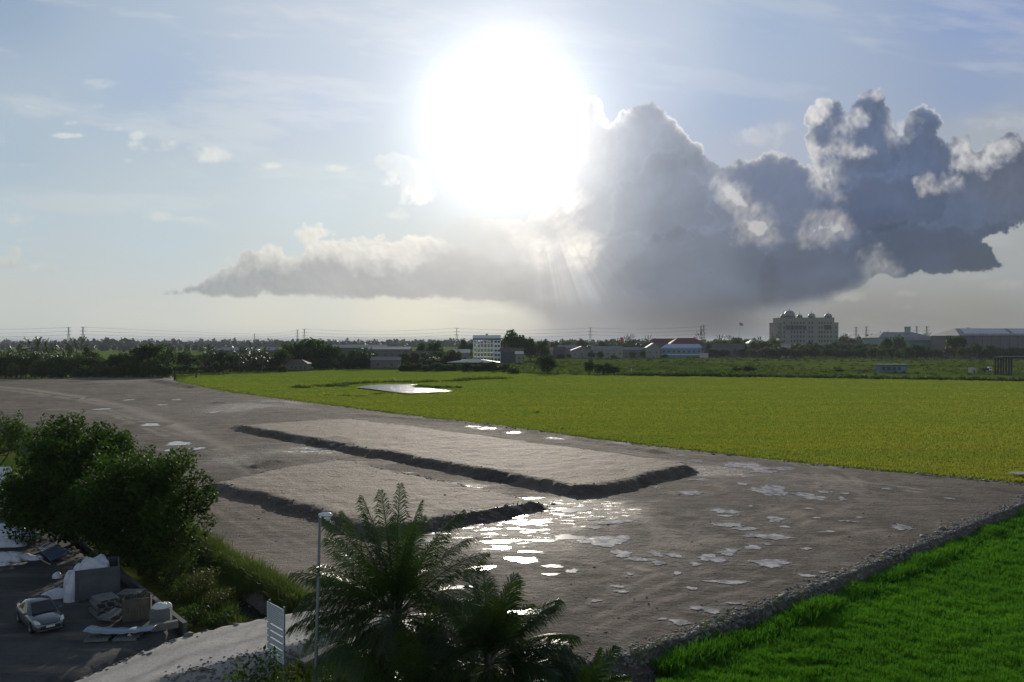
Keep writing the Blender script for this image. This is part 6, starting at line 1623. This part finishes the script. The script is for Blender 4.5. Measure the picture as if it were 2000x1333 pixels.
mb = MB(); mb.box(a0, a1, -1.75, -1.605, z-2.6, z+2.4); bal = mb.build('balcony', 'window_dark', t)  # flat dark panel painted in place of the shaded balcony recess
for q in range(6): mb = MB(); X_ = a0+(a1-a0)*q/5; mb.box(X_-.35, X_+.35, -2.3, -1.78, z-2.6, z+2.4); mb.build('balcony_column', 'cream_wall', bal)
mb = MB(); mb.box(a0-.5, a1+.5, -2.5, -1.78, z+2.41, z+3.1); mb.build('balcony_roof', 'brown_roof', bal)
mb = MB(); mb.box(a0-.5, a1+.5, -2.6, -1.78, z-3.3, z-2.61); mb.build('balcony_floor', 'cream_wall', bal)
a0, a1 = X1(1611-2), X1(1611+11)
mb = MB(); mb.box(a0, a1, -1.76, -1.605, z-2.6, z+3.0); mb.build('loggia', 'window_dark', t)  # dark panel again, shade of the loggia recess put into its colour
mb = MB(); mb.box(a0-.6, a1+.6, -2.4, -1.78, z+3.0, z+3.6); mb.build('loggia_roof', 'brown_roof', t)
for (px, y0, r_px, yt, dp) in [(1548, 620, 11.2, 606.5, 12), (1532.5, 622, 6.2, 614, 4), (1564.5, 622, 5.4, 615, 5), (1590.5, 622, 7.2, 612.5, 10), (1621, 622, 7.4, 613, 6)]:
    zb_ = zm+.9; R_ = r_px*k; ht = ZW(yt, D)-ZB-zb_-1.5
    mb = MB(); mb.box(X1(px)-R_*1.12, X1(px)+R_*1.12, dp-R_*1.12, dp+R_*1.12, zm+.9, zm+1.6) if False else mb.lathe([(R_*1.1, -6), (R_*1.1, -.5), (R_*1.18, -.4), (R_*1.18, 0)], 8, (X1(px), dp, zb_)); mb.build('turret', 'cream_wall', t)
    mb = MB(); mb.lathe([(R_*.94, 0), (R_*.94, 1.5), (R_, 1.6)]+[(R_*math.cos(q)**.85 if q < 1.5 else .15, 1.6+ht*math.sin(q)) for q in [i*pi/2/10 for i in range(1, 11)]], 28, (X1(px), dp, zb_)); dm = mb.build('dome', 'dome_stone', t, True)
    mb = MB(); mb.tube([(X1(px), dp, zb_+1.5+ht), (X1(px), dp, zb_+1.5+ht+3.2), (X1(px), dp, zb_+1.5+ht+4.6)], [.35, .22, .05], 6); mb.build('finial', 'dome_stone', dm)
# flagpole
D = 1000
t = thing('flagpole', 'tall flagpole flying a red striped flag beside the palace', 'flagpole', (XW(1444, D), D, ZB))
Hf = ZW(631, D)-ZB; mb = MB(); mb.tube([(0, 0, 0), (0, 0, Hf)], [.4, .22], 6); mb.build('pole', 'white_paint', t)
n = 14; fw, fh = 5.2, 3.6
def flagpt(u, v): return (.25+u*fw*.93, .35*math.sin(u*7)*u, Hf-.2-v*fh-.9*u*u-.25*u)
fl = bpy.data.objects.new('flag', None); COL.objects.link(fl); fl.parent = t
for nm, mt, sel in (('red_stripes', 'flag_red', 0), ('white_stripes', 'flag_white', 1), ('blue_canton', 'flag_blue', 2)):
    mb = MB()
    for s in range(14):
        for i in range(n):
            canton = s < 8 and i < n/2
            if (2 if canton else s % 2) != sel: continue
            o_ = len(mb.v); mb.v += [flagpt(i/n, s/14), flagpt((i+1)/n, s/14), flagpt((i+1)/n, (s+1)/14), flagpt(i/n, (s+1)/14)]; mb.f.append((o_, o_+1, o_+2, o_+3))
    mb.build(nm, mt, fl)
mb = MB(); mb.v = []
c = flagpt(.22, .28)
cres = [(c[0]-.1+.62*math.cos(a), c[1]-.06, c[2]+.62*math.sin(a)) for a in [.7+i*(2*pi-1.4)/12 for i in range(13)]]+[(c[0]+.12+.48*math.cos(a), c[1]-.06, c[2]+.48*math.sin(a)) for a in [2*pi-.9-i*(2*pi-1.8)/12 for i in range(13)]]
for i in range(12): mb.add([cres[i], cres[i+1], cres[25-i-1], cres[25-i]], [(0, 1, 2, 3)])
mb.add([(c[0]+.62+(.42 if i % 2 else .22)*math.cos(i*pi/14), c[1]-.06, c[2]+(.42 if i % 2 else .22)*math.sin(i*pi/14)) for i in range(28)], [tuple(range(28))])
mb.build('crescent_and_star', 'flag_yellow', fl)
mb = MB(); D = 1000; o_ = bpy.data.objects
for i in range(5):
    for j in range(9): pass
n = 8
for i in range(n+1):
    for j in range(n+1): mb.v.append((i*3.2/n+.2, .25*math.sin(j*.9)*(i/n), 6.5-j*6/n))
for i in range(n):
    for j in range(n): a = i*(n+1)+j; mb.f.append((a, a+1, a+n+2, a+n+1))
t = thing('orange_banner', 'bright orange red banner on a pole above the village roofs', 'banner', (XW(1212, 950), 950, ZW(669, 950)-1)); mb.build('banner_cloth', 'flag_red', t)
mb = MB(); mb.tube([(0, 0, -12), (0, 0, 6.7)], .2, 6); mb.build('pole', 'galvanised', t)
# hipped hall with water tower
D = 1000; k = D/FPX
t = bld('hipped_hall', 'large pale hall with broad hipped roof and a square water tower', 1765, 0, D)
ze = ZW(660.5, D)-ZB; zr = ZW(649.5, D)-ZB; L = 46
W1 = 106*k; xc = (1753-1765)*k
mb = MB(); mb.box(xc-W1/2, xc+W1/2, -L/2, L/2, 0, ze); mb.build('wall', 'green_wall', t)
hip(W1, L, ze+.003, zr-ze, 17, 1.0, xc).build('roof', 'grey_roof', t)
a = (1771.5-1765)*k; mb = MB(); mb.box(a-2.6, a+2.6, -4, 1.2, zr-2, ZW(640.5, D)-ZB); tw = mb.build('water_tower', 'green_wall', t)
mb = MB(); mb.box(a-2.9, a+2.9, -4.3, 1.5, ZW(640.5, D)-ZB, ZW(639, D)-ZB); mb.build('tower_cap', 'grey_roof', tw)
windows(t, [(xc-W1/2+W1*(i+.5)/9, ze*.6) for i in range(9)], 1.6, 3.2, -L/2)
D = 920; k = D/FPX
t = bld('long_wing', 'long low wing with sloping dull roof beside the hipped hall', 1824, 0, D); W1 = 104*k
ze = ZW(665.5, D)-ZB; zr = ZW(658.5, D)-ZB
mb = MB(); mb.box(-W1/2, W1/2, -6, 6, 0, ze); mb.build('wall', 'teal_wall', t); gable(W1, 12, ze+.003, zr-ze, .8).build('roof', 'grey_roof', t)
windows(t, [(-W1/2+W1*(i+.5)/10, ze*.5) for i in range(10)], 2.2, 2.2, -6)
D = 860; k = D/FPX
t = bld('solar_warehouse', 'huge grey warehouse with bluish solar panels on its roof', 1960, 0, D); W1 = 240*k; xc = (1980-1960)*k
ze = ZW(656.5, D)-ZB; zr = ZW(642, D)-ZB
mb = MB(); mb.box(xc-W1/2, xc+W1/2, -15, 45, 0, ze); mb.build('wall', 'shed_wall', t)
a, b = W1/2+.8, 15.8; q = 12
mb = MB(); mb.add([(xc-a, -b, ze+.003), (xc+a, -b, ze+.003), (xc+a, 45.8, ze+.003), (xc-a, 45.8, ze+.003), (xc-a+q, 15, zr), (xc+a-q, 15, zr)], [(0, 1, 5, 4), (2, 3, 4, 5), (0, 4, 3), (1, 2, 5), (0, 3, 2, 1)]); mb.build('roof', 'grey_roof', t)
sl = (zr-ze)/(15+b)
def rf(x, y, dz=.25): return (x, y, ze+(y+b)*sl+dz)
for (p0, p1) in ((1880, 1968), (1975, 2070)):
    x0, x1 = (p0-1960)*k, (p1-1960)*k; mb = MB(); mb.add([rf(x0-3, -9), rf(x1-3, -9), rf(x1+3, 13), rf(x0+4, 13)], [(0, 1, 2, 3)]); mb.build('solar_array', 'solar_panel', t)
for i in range(14): mb = MB(); X_ = xc-W1/2+W1*(i+.5)/14; mb.box(X_-.3, X_+.3, -15.3, -15.003, 0, ze-1); mb.build('wall_rib', 'dark_concrete', t)
mb = MB(); mb.box(xc-W1/2, xc+W1/2, -15.2, -15.003, ze-.9, ze-.1); mb.build('eave_band', 'brown_roof', t)
# little blue shed, its fence, container and portal frame
D = 459; k = D/FPX
t = bld('field_shed', 'little teal shed with flat roof in the scrub beyond the rice', 1740, 0, D); W1 = 54*k
mb = MB(); mb.box(-W1/2, W1/2, -3, 3, 0, 4.5); mb.build('wall', 'teal_wall', t)
mb = MB(); mb.box(-W1/2-1, W1/2+1, -4, 3.6, 4.503, 4.9); mb.build('roof', 'grey_roof', t)
windows(t, [(-W1/2+2.4+i*3, 2.4) for i in range(4)], 1.8, 1.8, -3)
mb = MB(); mb.box(W1/2-5.2, W1/2-.4, -3.1, -3.003, .2, 3.4); mb.build('gate_panel', 'blue_wall', t)
D = 455
t = thing('picket_fence', 'thin dark picket fence next to the little teal shed', 'fence', (XW(1694, D), D, ZB))
mb = MB()
for i in range(26): X_ = -5.2+i*.42; mb.box(X_-.05, X_+.05, -.04, .04, 0, 2.1)
mb.box(-5.3, 5.4, .041, .09, .5, .6); mb.box(-5.3, 5.4, .041, .09, 1.6, 1.7); mb.build('fence_panel', 'black_steel', t)
D = 445; mb = MB(); mb.cbox((XW(1899, D), D, ZB+1.6), (3.2, 2.6, 3.2)); t = tag(mb.build('portable_cabin', 'pink_wall'), 'small pale square cabin in the scrub near the black portal', 'cabin')
mb = MB(); mb.cbox((XW(1899, D)+.4, D-1.34, ZB+1.1), (.9, .05, 2.0)); o = mb.build('door', 'shed_wall'); o.parent = t
D = 470; t = thing('parked_truck', 'dark truck with pale cab standing in the scrub behind the small cabin', 'truck', (XW(1926, D), D, ZB))
mb = MB(); mb.box(-3.4, 1.1, -1.1, 1.1, .9, 2.3); mb.build('cargo_bed', 'black_steel', t); mb = MB(); mb.box(1.15, 2.9, -1.05, 1.05, .7, 2.9); cb = mb.build('cab', 'white_paint', t, bevel=.15)
mb = MB(); mb.box(1.5, 2.6, -1.09, -1.055, 1.8, 2.6); mb.build('side_window', 'dark_glass', cb)
for X_ in (-2.4, -1.3, 2.1):
    for s in (-1, 1): mb = MB(); mb.tube([(X_, s*.75, .5), (X_, s*1.08, .5)], .5, 14); mb.build('wheel', 'tyre_rubber', t)
D = 424; k = D/FPX
t = thing('portal_frame', 'black portal frame with flat roof slab at the edge of the rice', 'gateway', (XW(1985, D), D, ZB), 0)
zt = ZW(697.5, D)-ZB
mb = MB(); mb.box((1953-1985)*k, 14, -2.5, 6, zt-.9, zt); mb.build('roof_slab', 'black_steel', t)
for px in (1955, 1960.5, 1966, 1971):
    for y_ in (-2, 5): mb = MB(); a = (px-1985)*k; mb.box(a-.35, a+.35, y_-.3, y_+.3, 0, zt-.9); mb.build('pillar', 'black_steel', t)
for y_ in (-2, 5): mb = MB(); mb.box(12.6, 13.6, y_-.3, y_+.3, 0, zt-.9); mb.build('pillar', 'black_steel', t)
mb = MB()
for i in range(30): X_ = -4.5+i*.55; mb.box(X_-.05, X_+.05, -3.05, -2.95, 0, 1.9)
mb.box(-4.6, 11.6, -2.94, -2.88, 1.6, 1.7); mb.build('railing', 'galvanised', t)
D = 437; mb = MB(); mb.tube([(XW(1900, D)+2.5, D, ZB), (XW(1900, D)+2.5, D, ZB+12)], [.09, .05], 6); tag(mb.build('utility_pole', 'galvanised'), 'thin bare pole beside the small pale cabin', 'pole')
D = 445; mb = MB(); mb.cbox((XW(1233, D), D, ZB+1.4), (.5, .5, 2.8)); tag(mb.build('marker_post', 'white_board'), 'short white marker post in the scrub beyond the two dark bushes', 'post')

# ------------------------------------------------------------------ power lines
def pylon_mesh(h):
    mb = MB(); s = h*.075; rr = .24
    def at(z): return s*(1-.78*min(1, z/(h*.8)))
    zs = [0, h*.2, h*.38, h*.54, h*.68, h*.8, h]
    for a in (-1, 1):
        for b in (-1, 1): mb.tube([(a*at(z), b*at(z), z) for z in zs], rr, 4)
    for z0, z1 in zip(zs[:-1], zs[1:]):
        for b in (-1, 1):
            mb.tube([(-at(z0), b*at(z0), z0), (at(z1), b*at(z1), z1)], rr*.6, 3); mb.tube([(at(z0), b*at(z0), z0), (-at(z1), b*at(z1), z1)], rr*.6, 3)
            mb.tube([(b*at(z0), -at(z0), z0), (b*at(z1), at(z1), z1)], rr*.6, 3)
    ar = MB()
    for z, w in ((h*.99, .12), (h*.82, .15), (h*.66, .13)):
        for sg in (-1, 1): ar.tube([(0, 0, z+h*.015), (sg*h*w, 0, z)], rr*.9, 4); ar.tube([(0, 0, z-h*.03), (sg*h*w, 0, z)], rr*.7, 3)
    return mb.mesh('lattice'), ar.mesh('cross_arm')
pl, pa = pylon_mesh(52.0); pl.materials.append(M['pylon_steel']); pa.materials.append(M['pylon_steel'])
PYL = {}
for px, yt, D, lb in [(134, 640, 1750, 'steel pylon behind the lone tall coconut palm, one of a close pair'), (162, 639.5, 1700, 'steel pylon just past the lone tall coconut palm, one of a close pair'), (497, 653, 2600, 'faint thin pylon standing alone over the three coconut palms'), (581, 645, 2050, 'pylon above the big grove, first of its pair'), (594.5, 643.5, 2000, 'pylon above the big grove, second of its pair'),
                      (892, 641.5, 2000, 'pylon between the domed trees and the white frame building'), (1153, 641, 1950, 'pylon standing over the village roofs'), (1369, 638, 1850, 'pylon right behind the thin solitary palm'), (1374.5, 636, 1800, 'taller pylon beside the thin solitary palm'), (1672, 640, 1900, 'faint pylon beyond the palace, first of its pair'), (1692, 639, 1850, 'faint pylon beyond the palace, second of its pair'), (1790.5, 638.5, 1800, 'faint pylon over the long low wing, near the water tower'), (1810, 638.5, 1800, 'faint pylon over the long low wing, near the solar roof'), (1891, 641, 1900, 'faint pylon tip above the solar roof')]:
    t = thing('power_pylon', lb, 'pylon', (XW(px, D), D, ZB), 0, 'steel pylons on the skyline')
    h = ZW(yt, D)-ZB; t.scale = (h/52,)*3
    for nm, me in (('lattice', pl), ('cross_arm', pa)): c = bpy.data.objects.new(nm, me); COL.objects.link(c); c.parent = t
    PYL[px] = (XW(px, D), D, h)
def cable(a, b, label):
    (x0, y0, h0), (x1, y1, h1) = a, b
    t = thing('power_line', label, 'power line', (x0, y0, ZB))
    for f, w in ((.99, .12), (.82, .15), (.66, .13)):
        for sg in (-1, 1):
            P = []
            for i in range(17):
                u = i/16; P.append(((x1-x0)*u+sg*w*(h0*(1-u)+h1*u), (y1-y0)*u, (h0*(1-u)+h1*u)*f-40*u*(1-u)*min(1, abs(x1-x0)/600)))
            mb = MB(); mb.tube(P, .12, 3, False); mb.build('conductor', 'pylon_steel', t)
cable((XW(-200, 1600), 1600, 46), PYL[134], 'faint power line reaching the pylon pair from the picture edge')
cable(PYL[162], PYL[497], 'sagging power line from the pylon pair to the thin lone pylon')
cable(PYL[497], PYL[581], 'power line from the thin lone pylon to the pylons over the big grove')
cable(PYL[594.5], PYL[892], 'power line from the big grove towards the white frame building')
cable(PYL[892], PYL[1153], 'power line passing behind the huge round tree')
cable(PYL[1153], PYL[1369], 'power line running over the village to the thin palm')
# birds
def bird(label, loc, span, rz, fly=True):
    t = thing('bird', label, 'bird', loc, rz); mb = MB(); s = span
    if fly:
        mb.tube([(-.34*s, 0, 0), (-.2*s, 0, 0), (0, 0, .01*s), (.2*s, 0, .02*s), (.3*s, 0, .03*s)], [.01*s, .05*s, .07*s, .05*s, .01*s], 8)
        for sg in (-1, 1): mb.add([(.12*s, sg*.03*s, .03*s), (.06*s, sg*.5*s, .17*s), (-.04*s, sg*.48*s, .16*s), (-.12*s, sg*.03*s, .03*s), (.1*s, sg*.25*s, .12*s), (-.1*s, sg*.25*s, .11*s)], [(0, 4, 5, 3), (4, 1, 2, 5)])
    else:
        mb.tube([(-.45*s, 0, .42*s), (-.2*s, 0, .5*s), (.05*s, 0, .6*s), (.16*s, 0, .72*s), (.14*s, 0, .9*s), (.2*s, 0, .98*s), (.28*s, 0, .98*s), (.46*s, 0, .95*s)], [.02*s, .09*s, .12*s, .05*s, .03*s, .05*s, .04*s, .006*s], 8)
        for sg in (-1, 1): mb.tube([(0, sg*.04*s, .5*s), (-.03*s, sg*.04*s, .25*s), (0, sg*.04*s, 0)], .014*s, 5)
    mb.build('body', 'feather_dark', t, True)
bird('tiny dark bird flying across the dark cloud', (XW(1388, 220), 220, ZW(533.5, 220)), .9, rad(40))
p = G(1556, 890); bird('dark long necked bird standing where the dirt meets the ripe rice', (p[0], p[1]-.6, site_h(np.array([p[0]]), np.array([p[1]-.6]))[0]), .8, rad(150), False)

# ------------------------------------------------------------------ haze: one even box of air
HZ = NT('haze_air')
pv = HZ.n('ShaderNodeVolumePrincipled')
pv.inputs['Color'].default_value = (0.80, 0.86, 0.95, 1); pv.inputs['Density'].default_value = 0.00007; pv.inputs['Anisotropy'].default_value = 0.0
HZ.t.links.new(pv.outputs[0], HZ.out.inputs['Volume'])
mb = MB(); mb.box(-26000, 26000, -26000, 26000, ZB-1.2, 66)
o = mb.build('haze', None); o.data.materials.append(HZ.m); tag(o, kind='stuff')
